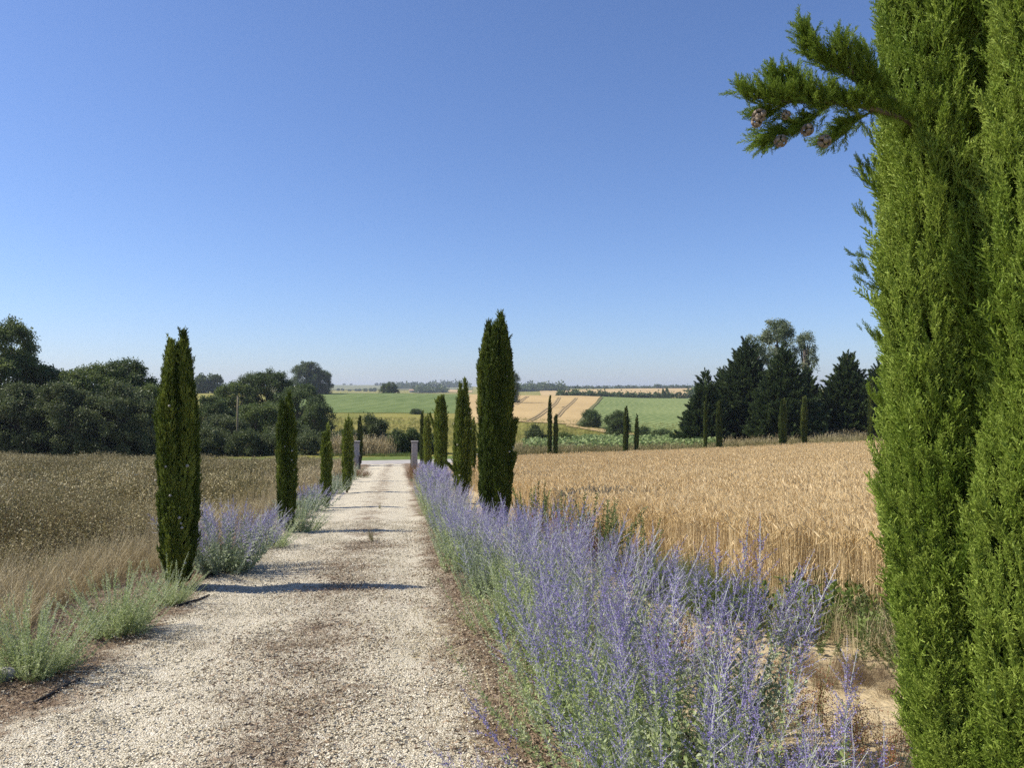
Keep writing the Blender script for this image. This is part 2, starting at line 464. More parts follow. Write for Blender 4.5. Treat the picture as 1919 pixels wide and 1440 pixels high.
def row_crop_mat(name, stops, ang, period, contrast, dist=3.0, stops2=None):
    """field crop in drilled rows: two tones in stripes, broken up by noise"""
    m, nt, N, L = new_mat(name)
    pos = world_pos(N)
    mp = N.new('ShaderNodeMapping'); mp.inputs['Rotation'].default_value = (0, 0, ang)
    L.new(pos, mp.inputs['Vector'])
    w = N.new('ShaderNodeTexWave'); w.inputs['Scale'].default_value = 2 * math.pi / (20.0 * period) 
    w.inputs['Distortion'].default_value = dist; w.inputs['Detail'].default_value = 3; w.inputs['Detail Scale'].default_value = 1.5
    L.new(mp.outputs[0], w.inputs['Vector'])
    f = math_node(N, L, 'ADD', math_node(N, L, 'MULTIPLY', w.outputs['Fac'], contrast),
                  math_node(N, L, 'MULTIPLY', noise(N, L, 0.35, 8, 0.75, pos), 1 - contrast))
    col = ramp(N, L, f, stops)
    if stops2:
        c2 = ramp(N, L, noise(N, L, 0.012, 4, 0.6, pos), stops2)
        mx = N.new('ShaderNodeMixRGB'); mx.blend_type = 'MULTIPLY'; mx.inputs[0].default_value = 1
        L.new(col, mx.inputs[1]); L.new(c2, mx.inputs[2]); col = mx.outputs[0]
    p = N.new('ShaderNodeBsdfPrincipled'); p.inputs['Roughness'].default_value = 0.95
    p.inputs['Specular IOR Level'].default_value = 0.1
    L.new(col, p.inputs['Base Color'])
    b = N.new('ShaderNodeBump'); b.inputs['Strength'].default_value = 0.6; b.inputs['Distance'].default_value = 0.4
    L.new(f, b.inputs['Height']); L.new(b.outputs[0], p.inputs['Normal'])
    o = N.new('ShaderNodeOutputMaterial'); L.new(p.outputs[0], o.inputs['Surface'])
    return m

M['meadow'] = meadow_mat()
tt = np.linspace(-1.7, 1.7, 181)
dd = np.concatenate([np.arange(-15, 60, 1.5), np.geomspace(60, 6900, 120)])
drape('ground', tt, dd, lambda t, dp: to_world(t * (dp + 40.0), dp), M['meadow'])

def field(name, left, right, mat, lift, nu=70, nv=60):
    """sheet between two edges, each a list of (photo column, depth)"""
    left, right = np.array(left, float), np.array(right, float)
    def fn(U, V):
        sl = np.linspace(0, 1, len(left)); sr = np.linspace(0, 1, len(right))
        pl, dl = np.interp(V, sl, left[:, 0]), np.exp(np.interp(V, sl, np.log(left[:, 1])))
        pr, dr = np.interp(V, sr, right[:, 0]), np.exp(np.interp(V, sr, np.log(right[:, 1])))
        px = pl + (pr - pl) * U; dp = np.exp(np.log(dl) + (np.log(dr) - np.log(dl)) * U)
        return to_world((px - CX) / FPX * dp, dp)
    return drape(name, np.linspace(0, 1, nu), np.linspace(0, 1, nv), fn, mat, lift=lift)

gd = ground_depth
M['green_crop'] = row_crop_mat('green_crop', [(0.25, (0.085, 0.12, 0.035)), (0.5, (0.125, 0.165, 0.050)), (0.8, (0.175, 0.21, 0.075))], 0.25, 9.0, 0.18, 6.0,
                               [(0.35, (0.85, 0.9, 0.8)), (0.65, (1.1, 1.08, 1.1))])
M['far_wheat'] = row_crop_mat('ripe_crop', [(0.2, (0.36, 0.255, 0.115)), (0.5, (0.44, 0.32, 0.15)), (0.8, (0.52, 0.385, 0.195))], -0.35, 4.0, 0.25, 3.0,
                              [(0.35, (0.88, 0.87, 0.85)), (0.65, (1.06, 1.06, 1.05))])
M['row_crop'] = row_crop_mat('maize_rows', [(0.25, (0.085, 0.125, 0.035)), (0.5, (0.145, 0.195, 0.060)), (0.75, (0.28, 0.30, 0.12))], 0.06, 2.6, 0.45, 2.0,
                             [(0.35, (0.8, 0.85, 0.8)), (0.65, (1.15, 1.12, 1.15))])
M['far_hill'] = rough_mat('far_grass_hill', [(0.35, (0.11, 0.13, 0.05)), (0.65, (0.22, 0.21, 0.10))], 0.01, 0.0)
M['track'] = rough_mat('tramline_soil', [(0.3, (0.24, 0.175, 0.08)), (0.7, (0.34, 0.25, 0.125))], 0.6, 0.2)
M['asphalt'] = rough_mat('asphalt', [(0.3, (0.30, 0.28, 0.255)), (0.7, (0.40, 0.375, 0.345))], 3, 0.2)
M['bank'] = rough_mat('grassy_bank', [(0.3, (0.09, 0.095, 0.03)), (0.7, (0.17, 0.155, 0.06))], 1.5, 0.6, bump_dist=0.1)
M['verge'] = rough_mat('verge_grass', [(0.3, (0.07, 0.11, 0.02)), (0.7, (0.14, 0.18, 0.045))], 1.5, 0.6, bump_dist=0.1)

field('green_field', [(520, 232), (505, 450)], [(895, 232), (900, 450)], M['green_crop'], 0.10)
wf_left = [(870, 168), (880, 425)]
wf_right = [(1083, gd(1083, 797, 90, 300)), (1097, gd(1097, 780, 100, 400)), (1108, gd(1108, 765, 100, 420)), (1127, 425)]
far_wheat = field('ripe_field', wf_left, wf_right, M['far_wheat'], 0.16)
rc_left = [(1085, gd(1085, 801, 90, 300)), (1099, gd(1099, 781, 100, 400)), (1110, gd(1110, 766, 100, 420)), (1129, 425)]
rc_right = [(1440, 130), (1440, 200), (1440, 300), (1440, 430)]
field('row_crop_field', rc_left, rc_right, M['row_crop'], 0.13)
# a narrow ripe strip that curves from the ripe field down towards the bushes
field('ripe_strip_field', [(1060, gd(1060, 800, 90, 300)), (1062, gd(1062, 796, 90, 300))], [(1185, gd(1185, 822, 70, 200)), (1187, gd(1187, 815, 80, 200))], M['far_wheat'], 0.19, 30, 4)
field('distant_ripe_field', [(1015, 860), (1010, 1250)], [(1360, 860), (1400, 1480)], M['far_wheat'], 0.5)
field('distant_ripe_strip', [(1000, 560), (1000, 700)], [(1080, 560), (1080, 640)], M['far_wheat'], 0.6, 20, 10)
field('distant_pale_field', [(835, 1300), (845, 1700)], [(885, 1250), (885, 1500)], M['far_wheat'], 0.6, 20, 10)
field('distant_hill_field', [(560, 1600), (560, 3000)], [(885, 1700), (885, 3000)], M['far_hill'], 1.0, 40, 30)

def ribbon(name, pts, width, mat, lift, parent, lo, hi):
    """a track draped on the ground along photo points"""
    w = []
    for px, py in pts:
        p = at(px, gd(px, py, lo, hi)); w.append((p.x, p.y))
    w = np.array(w)
    s = np.linspace(0, 1, len(w)); q = np.linspace(0, 1, 40)
    cx, cy = np.interp(q, s, w[:, 0]), np.interp(q, s, w[:, 1])
    k = np.ones(5) / 5
    cx[2:-2], cy[2:-2] = np.convolve(cx, k, 'valid'), np.convolve(cy, k, 'valid')
    tx, ty = np.gradient(cx), np.gradient(cy); n = np.hypot(tx, ty)
    nx, ny = -ty / n, tx / n
    def fn(U, V):
        i = np.round(V).astype(int)
        return cx[i] + nx[i] * U * width / 2, cy[i] + ny[i] * U * width / 2
    return drape(name, np.array([-1.0, 1.0]), np.arange(40.0), fn, mat, parent, 'structure', lift)

for ln in ([(1046, 746), (1038, 758), (1020, 770), (987, 791)], [(1050, 746), (1042, 759), (1026, 771), (995, 791)],
           [(1078, 747), (1064, 760), (1052, 770), (1043, 781)], [(1082, 747), (1069, 760), (1057, 771), (1047, 783)],
           [(987, 744), (977, 750), (964, 759)], [(991, 744), (982, 750), (968, 760)], [(1036, 765), (1052, 765), (1062, 762)]):
    ribbon('tramline', ln, 0.65, M['track'], 0.30, far_wheat, 150, 420)
ribbon('hedge_bank', [(1128, 746), (1110, 764), (1098, 780), (1084, 799)], 1.4, M['bank'], 0.34, far_wheat, 90, 424)

ROAD0, ROAD1 = 60.6, 63.6
drape('road', np.linspace(-60, 75, 110), np.linspace(ROAD0, ROAD1, 5), lambda u, v: (u, v + 0 * u), M['asphalt'], lift=0.05)
drape('verge', np.linspace(-60, 75, 110), np.linspace(ROAD1, ROAD1 + 3.5, 5), lambda u, v: (u, v + 0 * u), M['verge'], lift=0.03)

# ------------------------------------------------------------------ near ground: beds, soils, gravel drive
M['bare_soil'] = rough_mat('tan_soil', [(0.25, (0.31, 0.235, 0.125)), (0.5, (0.45, 0.355, 0.20)), (0.75, (0.55, 0.45, 0.28))], 9, 0.9, 22, bump_dist=0.03)
M['field_soil'] = rough_mat('field_soil', [(0.3, (0.16, 0.115, 0.065)), (0.7, (0.30, 0.22, 0.12))], 4, 0.8, 14, bump_dist=0.05)

def edge_x(y):
    """left edge of the wheat, following the drive"""
    return np.interp(y, [-5, 5.5, 8.5, 13, 20, 60], [4.4, 4.3, 3.7, 3.1, 2.85, 2.8])

drape('wheat_soil', np.linspace(0, 1, 60), np.linspace(-4, 57.5, 60), lambda u, v: (edge_x(v) - 0.2 + u * (60 - edge_x(v)), v), M['field_soil'], lift=0.008)
drape('bare_strip', np.linspace(0, 1, 24), np.linspace(-2, 57.5, 120), lambda u, v: (0.7 + u * (edge_x(v) - 0.1 - 0.7), v), M['bare_soil'], lift=0.016)
drape('meadow_soil', np.linspace(-48, -2.6, 60), np.linspace(-4, 59, 60), lambda u, v: (u, v + 0 * u), M['field_soil'], lift=0.008)

def gravel_mat():
    m, nt, N, L = new_mat('gravel')
    pos = world_pos(N)
    sx = N.new('ShaderNodeSeparateXYZ'); L.new(pos, sx.inputs[0])
    X = sx.outputs['X']
    # stones: small cells, tone per cell
    vo = N.new('ShaderNodeTexVoronoi'); vo.inputs['Scale'].default_value = 95; L.new(pos, vo.inputs['Vector'])
    sc = N.new('ShaderNodeSeparateColor'); L.new(vo.outputs['Color'], sc.inputs[0])
    stone = ramp(N, L, sc.outputs[0], [(0, (0.34, 0.285, 0.19)), (0.35, (0.52, 0.465, 0.34)), (0.8, (0.63, 0.57, 0.435)), (1, (0.73, 0.69, 0.58))])
    # fine dirt and dead plant bits between the stones: strong at the sides and down the middle, weak in the wheel tracks
    def bump_at(c, w):
        dlt = math_node(N, L, 'ABSOLUTE', math_node(N, L, 'SUBTRACT', X, c))
        mr = N.new('ShaderNodeMapRange'); mr.interpolation_type = 'SMOOTHSTEP'
        mr.inputs['From Min'].default_value = 0; mr.inputs['From Max'].default_value = w
        mr.inputs['To Min'].default_value = 1; mr.inputs['To Max'].default_value = 0
        L.new(dlt, mr.inputs['Value'])
        return mr.outputs[0]
    mid = math_node(N, L, 'MULTIPLY', bump_at(-0.66, 0.75), 0.48)
    lft = bump_at(-3.15, 1.5); rgt = bump_at(1.35, 1.4)
    dirt = math_node(N, L, 'ADD', mid, math_node(N, L, 'ADD', math_node(N, L, 'MULTIPLY', lft, 2.0), math_node(N, L, 'MULTIPLY', rgt, 1.7)))
    n1 = noise(N, L, 1.3, 7, 0.7, pos, 0.4)
    n2 = noise(N, L, 9, 6, 0.75, pos)
    k = math_node(N, L, 'ADD', dirt, math_node(N, L, 'MULTIPLY', math_node(N, L, 'SUBTRACT', n1, 0.5), 2.3))
    k = math_node(N, L, 'ADD', k, math_node(N, L, 'MULTIPLY', math_node(N, L, 'SUBTRACT', n2, 0.5), 1.6))
    mr = N.new('ShaderNodeMapRange'); mr.interpolation_type = 'SMOOTHSTEP'
    mr.inputs['From Min'].default_value = 0.22; mr.inputs['From Max'].default_value = 0.85
    L.new(k, mr.inputs['Value'])
    dcol = ramp(N, L, noise(N, L, 30, 5, 0.7, pos), [(0.3, (0.11, 0.075, 0.048)), (0.5, (0.20, 0.145, 0.095)), (0.72, (0.38, 0.30, 0.20))])
    mx = N.new('ShaderNodeMixRGB'); L.new(mr.outputs[0], mx.inputs[0]); L.new(stone, mx.inputs[1]); L.new(dcol, mx.inputs[2])
    p = N.new('ShaderNodeBsdfPrincipled'); p.inputs['Roughness'].default_value = 0.95
    p.inputs['Specular IOR Level'].default_value = 0.15
    L.new(mx.outputs[0], p.inputs['Base Color'])
    b = N.new('ShaderNodeBump'); b.inputs['Strength'].default_value = 0.9; b.inputs['Distance'].default_value = 0.014; b.invert = True
    L.new(vo.outputs['Distance'], b.inputs['Height'])
    b2 = N.new('ShaderNodeBump'); b2.inputs['Strength'].default_value = 0.6; b2.inputs['Distance'].default_value = 0.04
    L.new(noise(N, L, 5, 6, 0.7, pos), b2.inputs['Height']); L.new(b.outputs[0], b2.inputs['Normal'])
    L.new(b2.outputs[0], p.inputs['Normal'])
    o = N.new('ShaderNodeOutputMaterial'); L.new(p.outputs[0], o.inputs['Surface'])
    return m
M['gravel'] = gravel_mat()

def drive_lift(x, y):
    rut = -0.022 * (np.exp(-((x + 1.55) / 0.35) ** 2) + np.exp(-((x - 0.22) / 0.35) ** 2))
    lump = 0.008 * (np.sin(x * 5.1 + 1.3 * np.sin(y * 2.3)) * np.sin(y * 3.7 + x) + 0.6 * np.sin(x * 13 + y * 7) * np.sin(y * 11 - x * 4))
    return 0.055 + rut + lump

def drive_sheet():
    v = np.concatenate([np.arange(-3, 14, 0.07), np.geomspace(14, 60.8, 150)])
    u = np.linspace(0, 1, 66)
    o = drape('driveway', u, v, lambda U, V: (np.interp(V, [0, 50, 57, 60.8], [-3.5, -3.4, -3.6, -7.0]) * (1 - U) + U * np.interp(V, [0, 4, 8, 50, 57, 60.8], [1.15, 1.2, 1.35, 1.7, 2.2, 6.0]), V), M['gravel'])
    me = o.data
    co = np.empty(len(me.vertices) * 3); me.vertices.foreach_get('co', co); co = co.reshape(-1, 3)
    fade = np.clip((np.minimum(co[:, 0] + 3.6, 1.9 - co[:, 0])) / 0.4, 0, 1)
    co[:, 2] += np.where(fade < 0, 0.03, 0.024 + (drive_lift(co[:, 0], co[:, 1]) - 0.024) * fade)
    me.vertices.foreach_set('co', co.ravel()); me.update()
drive_sheet()
def DZ(x, y): return H(x, y) + drive_lift(np.asarray(x), np.asarray(y))

# ------------------------------------------------------------------ cypress trees
def cypress_spray(rng, length, nside, w, sub, side=(0.22, 0.40)):
    """one upright feathery spray of thin scale-leaf twigs"""
    g = Geo()
    bend = rng.normal(0, 0.08, 2)
    def ax(t): return np.array([bend[0] * t * t * length, bend[1] * t * t * length, t * length])
    for s in ((1, 0, 0), (0, 1, 0)):
        g.blade([ax(0), ax(0.5), ax(1.0)], [w * 1.1, w, 0], s)
    for i in range(nside):
        t = 0.06 + 0.86 * (i + rng.uniform(0, 0.8)) / nside
        az = i * 2.4 + rng.normal(0, 0.4)
        el = rng.uniform(0.75, 1.15)
        dr = np.array([math.cos(az) * math.cos(el), math.sin(az) * math.cos(el), math.sin(el)])
        ln = length * rng.uniform(*side) * (1.05 - 0.6 * t)
        p = ax(t); sd = np.cross(dr, rng.normal(size=3)); sd /= np.linalg.norm(sd)
        mid = p + dr * ln * 0.55 + np.array([0, 0, 0.03 * ln])
        tip = p + dr * ln + np.array([0, 0, 0.16 * ln])
        g.blade([p, mid, tip], [w, w * 1.05, w * 0.45], sd)
        for k in range(sub):
            q = p + (tip - p) * (0.22 + 0.7 * (k + rng.uniform(0, 1)) / sub)
            d2 = dr + rng.normal(0, 0.55, 3); d2[2] += 0.35; d2 /= np.linalg.norm(d2)
            l2 = ln * rng.uniform(0.25, 0.42)
            s2 = np.cross(d2, rng.normal(size=3)); s2 /= np.linalg.norm(s2)
            g.blade([q, q + d2 * l2], [w * 0.95, w * 0.5], s2)
    return g

_r = np.random.default_rng(7)
SPRAY_FINE = [cypress_spray(_r, 1.0, 26, 0.023, 6, (0.15, 0.29)) for _ in range(5)]
SPRAY_MID = [cypress_spray(_r, 1.0, 12, 0.075, 2) for _ in range(4)]
SPRAY_FAR = [cypress_spray(_r, 1.0, 8, 0.11, 1) for _ in range(3)]

def cypress(root, h, R, seed, protos, size, dens, mat, leaders=11, top=0.88, base=0.03, lean=(0, 0), shoots=(), skew=0.0, taper=2.2, bare=0.0, spread=0.09):
    """columnar crown: several upright leaders wrapped in sprays round a trunk. shoots: extra loose leaders (angle, z0, z1, reach)"""
    rng = np.random.default_rng(seed)
    g = Geo()
    zs = np.linspace(-0.15, h * 0.82, 8)
    g.tube([(lean[0] * (z / h) ** 2 if z > 0 else 0, lean[1] * (z / h) ** 2 if z > 0 else 0, z) for z in zs], [0.16 * R * (1.25 - z / h) + 0.012 for z in zs], 7)
    g.build('trunk', M['bark'], root, True)
    def prof(t):
        lo = 0.72 + 0.28 * np.clip((t - base) / 0.30, 0, 1) ** 0.7
        lo = lo * np.clip((t - base * 0.5) / 0.03, 0.25, 1)
        up = 1 - 0.55 * np.clip((t - 0.55) / 0.45, 0, 1) ** taper
        return R * lo * up
    P, D, S, T = [], [], [], []
    L = [(k * 2 * math.pi / leaders + rng.normal(0, 0.22), h * (base + rng.uniform(-0.01, 0.02)), h * rng.uniform(top, 0.985) if k else h, 0.64, 0.32) for k in range(leaders)]
    # shorter overlapping strands on the flanks
    for k in range(int(leaders * 1.3)):
        z0 = h * rng.uniform(0.02, 0.6)
        L.append((rng.uniform(0, 2 * math.pi), z0, min(h * 0.97, z0 + h * rng.uniform(0.22, 0.45)), 0.84, 0.17))
    L.append((0, h * base, h * min(0.94, top), 0.0, 0.6))
    for az, z0, z1, off, rr in L:
        n = int(dens * (z1 - z0) * 2 * math.pi * R * rr)
        z = z0 + (z1 - z0) * rng.uniform(0, 1, n)
        s = (z - z0) / (z1 - z0)
        t = z / h
        pr = np.maximum(prof(t), 0.03 * R + 0.0)
        tw = az + 0.25 * np.sin(t * 5 + az * 3)
        own = np.clip(s / 0.12, 0.35, 1) * (1 - np.clip((s - 0.72) / 0.28, 0, 1) ** 1.4 * 0.90)
        a = rng.uniform(0, 2 * math.pi, n)
        rad = pr * rr * own * (0.80 + 0.2 * rng.uniform(0, 1, n)) * (1 + 0.20 * np.sin(z / R * 2.6 + a * 2 + az * 5))
        cx = pr * off * np.cos(tw) + lean[0] * t * t; cy = pr * off * np.sin(tw) + lean[1] * t * t
        x, y = cx + rad * np.cos(a), cy + rad * np.sin(a)
        out = np.hypot(x - lean[0] * t * t, y - lean[1] * t * t)
        keep = out > 0.50 * pr
        if off == 0: keep = out > 0.3 * pr
        P.append(np.stack([x, y, z], 1)[keep])
        dz = np.stack([np.cos(a) * spread * 2.4, np.sin(a) * spread * 2.4, np.full(n, 1.0)], 1)
        dz[:, 0] += x / R * spread; dz[:, 1] += y / R * spread
        dz += rng.normal(0, 0.16, (n, 3))
        D.append(dz[keep])
        S.append((size * rng.uniform(0.6, 1.15, n) * np.where(rng.uniform(0, 1, n) > 0.88, rng.uniform(1.3, 1.8, n), 1))[keep])
        T.append(np.full(keep.sum(), np.clip(rng.normal(0.04, 0.28), -0.4, 0.45)) + 0.12 * np.sin(z[keep] / R * 1.7 + az * 4))
    for az, z0, z1, reach in shoots:
        n = int(dens * (z1 - z0 + reach) * 2 * math.pi * R * 0.16)
        s = rng.uniform(0, 1, n); z = z0 + (z1 - z0) * s
        ro = R * 0.7 + reach * s ** 0.8
        rad = R * 0.15 * (1.1 - 0.8 * s)
        a = rng.uniform(0, 2 * math.pi, n)
        P.append(np.stack([ro * np.cos(az) + rad * np.cos(a), ro * np.sin(az) + rad * np.sin(a), z], 1))
        D.append(np.stack([0.5 * math.cos(az) + 0.4 * np.cos(a), 0.5 * math.sin(az) + 0.4 * np.sin(a), np.full(n, 1.0)], 1))
        S.append(size * rng.uniform(0.6, 1.0, n)); T.append(np.full(n, 0.1))
    P, D, S = np.concatenate(P), np.concatenate(D), np.concatenate(S)
    n = len(P)
    scatter('crown', protos, P, aim(D, rng.uniform(0, 6.28, n)), S, rng.integers(0, len(protos), n), [mat], root, tone=np.concatenate(T))
    # a twiggy core behind the sprays
    core = Geo()
    zz = np.linspace(h * base * 1.2, h * top * 0.93, 14)
    core.tube([(lean[0] * (z / h) ** 2, lean[1] * (z / h) ** 2, z) for z in zz], [max(0.012, 0.48 * float(prof(z / h)) * (1 - 0.6 * max(0, z / h / top - 0.7) / 0.3)) for z in zz], 9)
    core.build('inner_foliage', [mat], root, True)
    return prof

def cone_geo(r):
    """a cypress cone: a ball of a dozen bulging plates"""
    g = Geo()
    n = 12
    for i in range(n):
        z = 1 - 2 * (i + 0.5) / n; q = math.sqrt(1 - z * z); a = i * 2.39996
        c = np.array([q * math.cos(a), q * math.sin(a), z * 1.08])
        u = np.cross(c, (0.3, 0.2, 0.9)); u /= np.linalg.norm(u); v = np.cross(c, u); v /= np.linalg.norm(v)
        ring = [c * 0.92 * r + (u * math.cos(k * math.pi / 3) + v * math.sin(k * math.pi / 3)) * r * 0.50 for k in range(6)]
        back = [p * 0.72 for p in ring]
        g.add(ring + back + [c * r * 1.10], [(k, (k + 1) % 6, 12) for k in range(6)] + [(k, k + 6, (k + 1) % 6 + 6, (k + 1) % 6) for k in range(6)])
    return g
CONE_ME = cone_geo(1.0).mesh('cone', [M['cone']], True)
CONE_PALE_ME = cone_geo(1.0).mesh('pale_cone', [M['cone_pale']], True)
def add_cones(root, prof, h, n, seed, r=0.02, lo=0.1, hi=0.75, me=None, face=None):
    rng = np.random.default_rng(seed)
    for i in range(n):
        t = rng.uniform(lo, hi); a = rng.uniform(0, 6.28) if face is None else face + rng.normal(0, 0.9)
        q = float(prof(t)) * 1.06
        o = bpy.data.objects.new('cone', me or CONE_PALE_ME); C.objects.link(o); o.parent = root
        o.location = (q * math.cos(a), q * math.sin(a), t * h); s = r * rng.uniform(0.75, 1.2); o.scale = (s, s, s)
        o.rotation_euler = tuple(rng.uniform(0, 6, 3))

def cyp_at(px, dp, top_py, w_px, label, group, seed, protos, size, dens, base_z=None, mat=None, cones=0, **kw):
    p = at(px, dp)
    p.z = float(H(p.x, p.y))
    h = height_at(top_py, dp) - p.z
    R = max(0.35 * w_px * dp / FPX, w_px / 2 * dp / FPX * 0.97 - 0.42 * size)
    root = empty('cypress_tree', p, label, 'cypress', group)
    prof = cypress(root, h, R, seed, protos, size, dens, mat or M['cypress_dark' if dp > 40 else 'cypress'], **kw)
    if cones: add_cones(root, prof, h, cones, seed + 50, 0.014 if dp < 20 else 0.02, face=-math.pi / 2)
    return root

GL, GR = 'cypresses lining the left edge of the drive', 'cypresses lining the right edge of the drive'
# the big one close to the camera at the right edge
near = empty('cypress_tree', at(1925, 2.56), 'tall bright green cypress filling the right edge, close to the viewer', 'cypress', GR)
nprof = cypress(near, 4.9, 0.435, 14, SPRAY_FINE, 0.125, 1500, M['cypress_near'], leaders=8, top=0.86, base=0.015, taper=2.6, spread=0.08)

def near_branch():
    """the side branch with cones that leans out over the drive"""
    rng = np.random.default_rng(5)
    def loc(px, py, dp=2.40):
        p = at(px, dp, height_at(py, dp)); return np.array(p - near.location)
    wood, P, D, S = Geo(), [], [], []
    arms = [([(1730, 250), (1700, 225), (1640, 203), (1560, 190), (1480, 190), (1392, 178)], 0.011),
            ([(1710, 205), (1650, 175), (1590, 140), (1530, 110), (1507, 62)], 0.009),
            ([(1560, 190), (1520, 225), (1470, 245), (1432, 262)], 0.005),
            ([(1640, 205), (1590, 235), (1552, 270)], 0.004),
            ([(1480, 190), (1450, 205), (1425, 215)], 0.004),
            ([(1600, 140), (1585, 110), (1572, 82)], 0.004),
            ([(1650, 175), (1625, 140), (1612, 105)], 0.004),
            ([(1480, 190), (1462, 165), (1450, 146)], 0.004),
            ([(1530, 188), (1505, 168), (1490, 152)], 0.004)]
    for k, (pts, r0) in enumerate(arms):
        dep = np.linspace(0, 1, len(pts))
        off = rng.normal(0, 0.03)
        path = [loc(x, y, 2.40 + 0.24 * max(0.0, (x - 1640) / 90) + off * q) for (x, y), q in zip(pts, dep)]
        wood.tube(path, list(np.linspace(r0, r0 * 0.35, len(pts))), 5)
        path = np.array(path); seg = np.linalg.norm(np.diff(path, axis=0), axis=1).sum()
        n = int(seg * (760 if k < 2 else 800))
        q = np.sort(rng.uniform(0.16 if k < 2 else 0.05, 1.0, n)) ** 0.9
        s = np.linspace(0, 1, len(pts))
        pt = np.stack([np.interp(q, s, path[:, i]) for i in range(3)], 1) + rng.normal(0, 0.012, (n, 3))
        tg = path[-1] - path[0]; tg /= np.linalg.norm(tg)
        up = np.array([0, 0, 1.0])
        if k in (2, 3, 4): up = np.array([-0.4, 0, 0.15])
        P.append(pt); D.append(tg * 0.65 + up * 0.75 + rng.normal(0, 0.45, (n, 3))); S.append(rng.uniform(0.035, 0.08, n))
    # loose shoots that stand off the left flank
    for (x, y, tx, ty) in ((1650, 480, 1578, 470), (1650, 430, 1606, 385), (1655, 540, 1600, 520), (1655, 640, 1612, 600), (1648, 360, 1600, 316),
                           (1640, 520, 1592, 492), (1660, 300, 1622, 240), (1655, 760, 1625, 720), (1670, 950, 1640, 905), (1640, 330, 1610, 300)):
        a, b = loc(x, y, 2.5), loc(tx, ty, 2.46)
        n = 11; q = rng.uniform(0, 1, n)
        P.append(a + (b - a) * q[:, None] * 0.85 + rng.normal(0, 0.006, (n, 3)) + np.array([0, 0, -0.01])); dr = (b - a) / np.linalg.norm(b - a)
        D.append(dr * 0.9 + np.array([0, 0, 0.4]) + rng.normal(0, 0.12, (n, 3))); S.append(rng.uniform(0.03, 0.07, n))
    wb = wood.build('side_branch', M['bark'], near, True)
    P, D, S = np.concatenate(P), np.concatenate(D), np.concatenate(S); n = len(P)
    scatter('sprays', SPRAY_FINE, P, aim(D, rng.uniform(0, 6.28, n)), S, rng.integers(0, 5, n), [M['cypress_near']], wb)
    for (x, y, r) in ((1423, 216, 0.021), (1513, 243, 0.019), (1463, 264, 0.019), (1545, 264, 0.020), (1418, 228, 0.017), (1473, 215, 0.014)):
        o = bpy.data.objects.new('cone', CONE_ME); C.objects.link(o); o.parent = wb
        o.location = loc(x, y, 2.37); o.scale = (r, r, r); o.rotation_euler = tuple(rng.uniform(0, 6, 3))
near_branch()

FN, MD, FR = SPRAY_FINE, SPRAY_MID, SPRAY_FAR
# left row, from the nearest
cyp_at(333, 8.65, 628, 84, 'broad cypress with three tips beside the drive, first of the left row', GL, 21, MD, 0.080, 2300, leaders=6, top=0.95, cones=9, taper=1.9)
cyp_at(537, 14.3, 744, 43, 'slim cypress with rounded tip behind the purple-flowered sage, second of the left row', GL, 22, MD, 0.090, 1500, leaders=6, cones=4)
cyp_at(611, 19.9, 806, 28, 'short cypress beside the drive, third and smallest of the left row', GL, 23, FR, 0.132, 561, leaders=5)
cyp_at(650, 26.2, 786, 23, 'slender cypress left of the gate, just before the stone pillar', GL, 24, FR, 0.144, 510, leaders=4)
cyp_at(657, 34.2, 792, 14, 'thin dark cypress half hidden between its neighbour and the left gate pillar', GL, 25, FR, 0.156, 442, leaders=3)
cyp_at(674, 58.8, 783, 13, 'small cypress standing behind the left gate pillar', GL, 26, FR, 0.192, 374, leaders=3)
# right row
cyp_at(929, 14.2, 596, 76, 'tallest cypress of the middle row, two-tipped, rising out of the purple sage', GR, 31, MD, 0.105, 1500, leaders=7, top=0.93, cones=7, taper=3.5,
       shoots=((0.2, 1.55, 2.15, 0.17), (-0.2, 1.2, 1.5, 0.12)))
cyp_at(866, 21.0, 716, 40, 'pointed cypress next beyond the tallest one, with a stray side shoot', GR, 32, MD, 0.12, 1100, leaders=6, top=0.72, cones=6, taper=1.7,
       shoots=((2.8, 0.9, 1.25, 0.35),))
cyp_at(886, 27.5, 786, 15, 'narrow low cypress squeezed behind the tallest one', GR, 33, FR, 0.144, 561, leaders=3)
cyp_at(826, 29.5, 744, 29, 'twin-tipped cypress in the middle of the right-hand drive row', GR, 34, FR, 0.150, 561, leaders=4, top=0.9, taper=3.0, shoots=((2.9, 2.2, 2.9, 0.25),))
cyp_at(800, 39.0, 783, 20, 'small pointed cypress right of the gate, next to the stone pillar', GR, 35, FR, 0.168, 476, leaders=3)
cyp_at(791, 51.0, 774, 11, 'thin cypress touching the right gate pillar', GR, 36, FR, 0.180, 408, leaders=3)
# row behind the wheat
GW = 'small cypresses along the far edge of the wheat'
for i, (px, top_py, w, lab) in enumerate((
        (1030, 744, 12, 'taller of the close cypress pair at the left end of the wheat edge'),
        (1041, 779, 13, 'shorter of the close cypress pair at the left end of the wheat edge'),
        (1173, 764, 15, 'taller slim cypress of the second pair, in front of the round bush'),
        (1193, 781, 11, 'shorter slim cypress of the second pair, against the row crop'),
        (1322, 744, 10, 'very thin cypress in front of the leftmost conifer'),
        (1348, 752, 17, 'stouter cypress in front of the leftmost conifers, right of the very thin one'),
        (1467, 750, 22, 'cypress in front of the largest conifer mass'),
        (1507, 745, 17, 'pointed cypress in the gap between the two conifer groups'),
        (1632, 713, 14, 'cypress at the wheat edge half hidden by the big near cypress'))):
    t = (px - CX) / FPX
    dp = 58.4 / (CA - t * SA)
    cyp_at(px, dp, top_py, w * 0.85, lab, GW, 40 + i, FR, 0.180, 391, leaders=3)

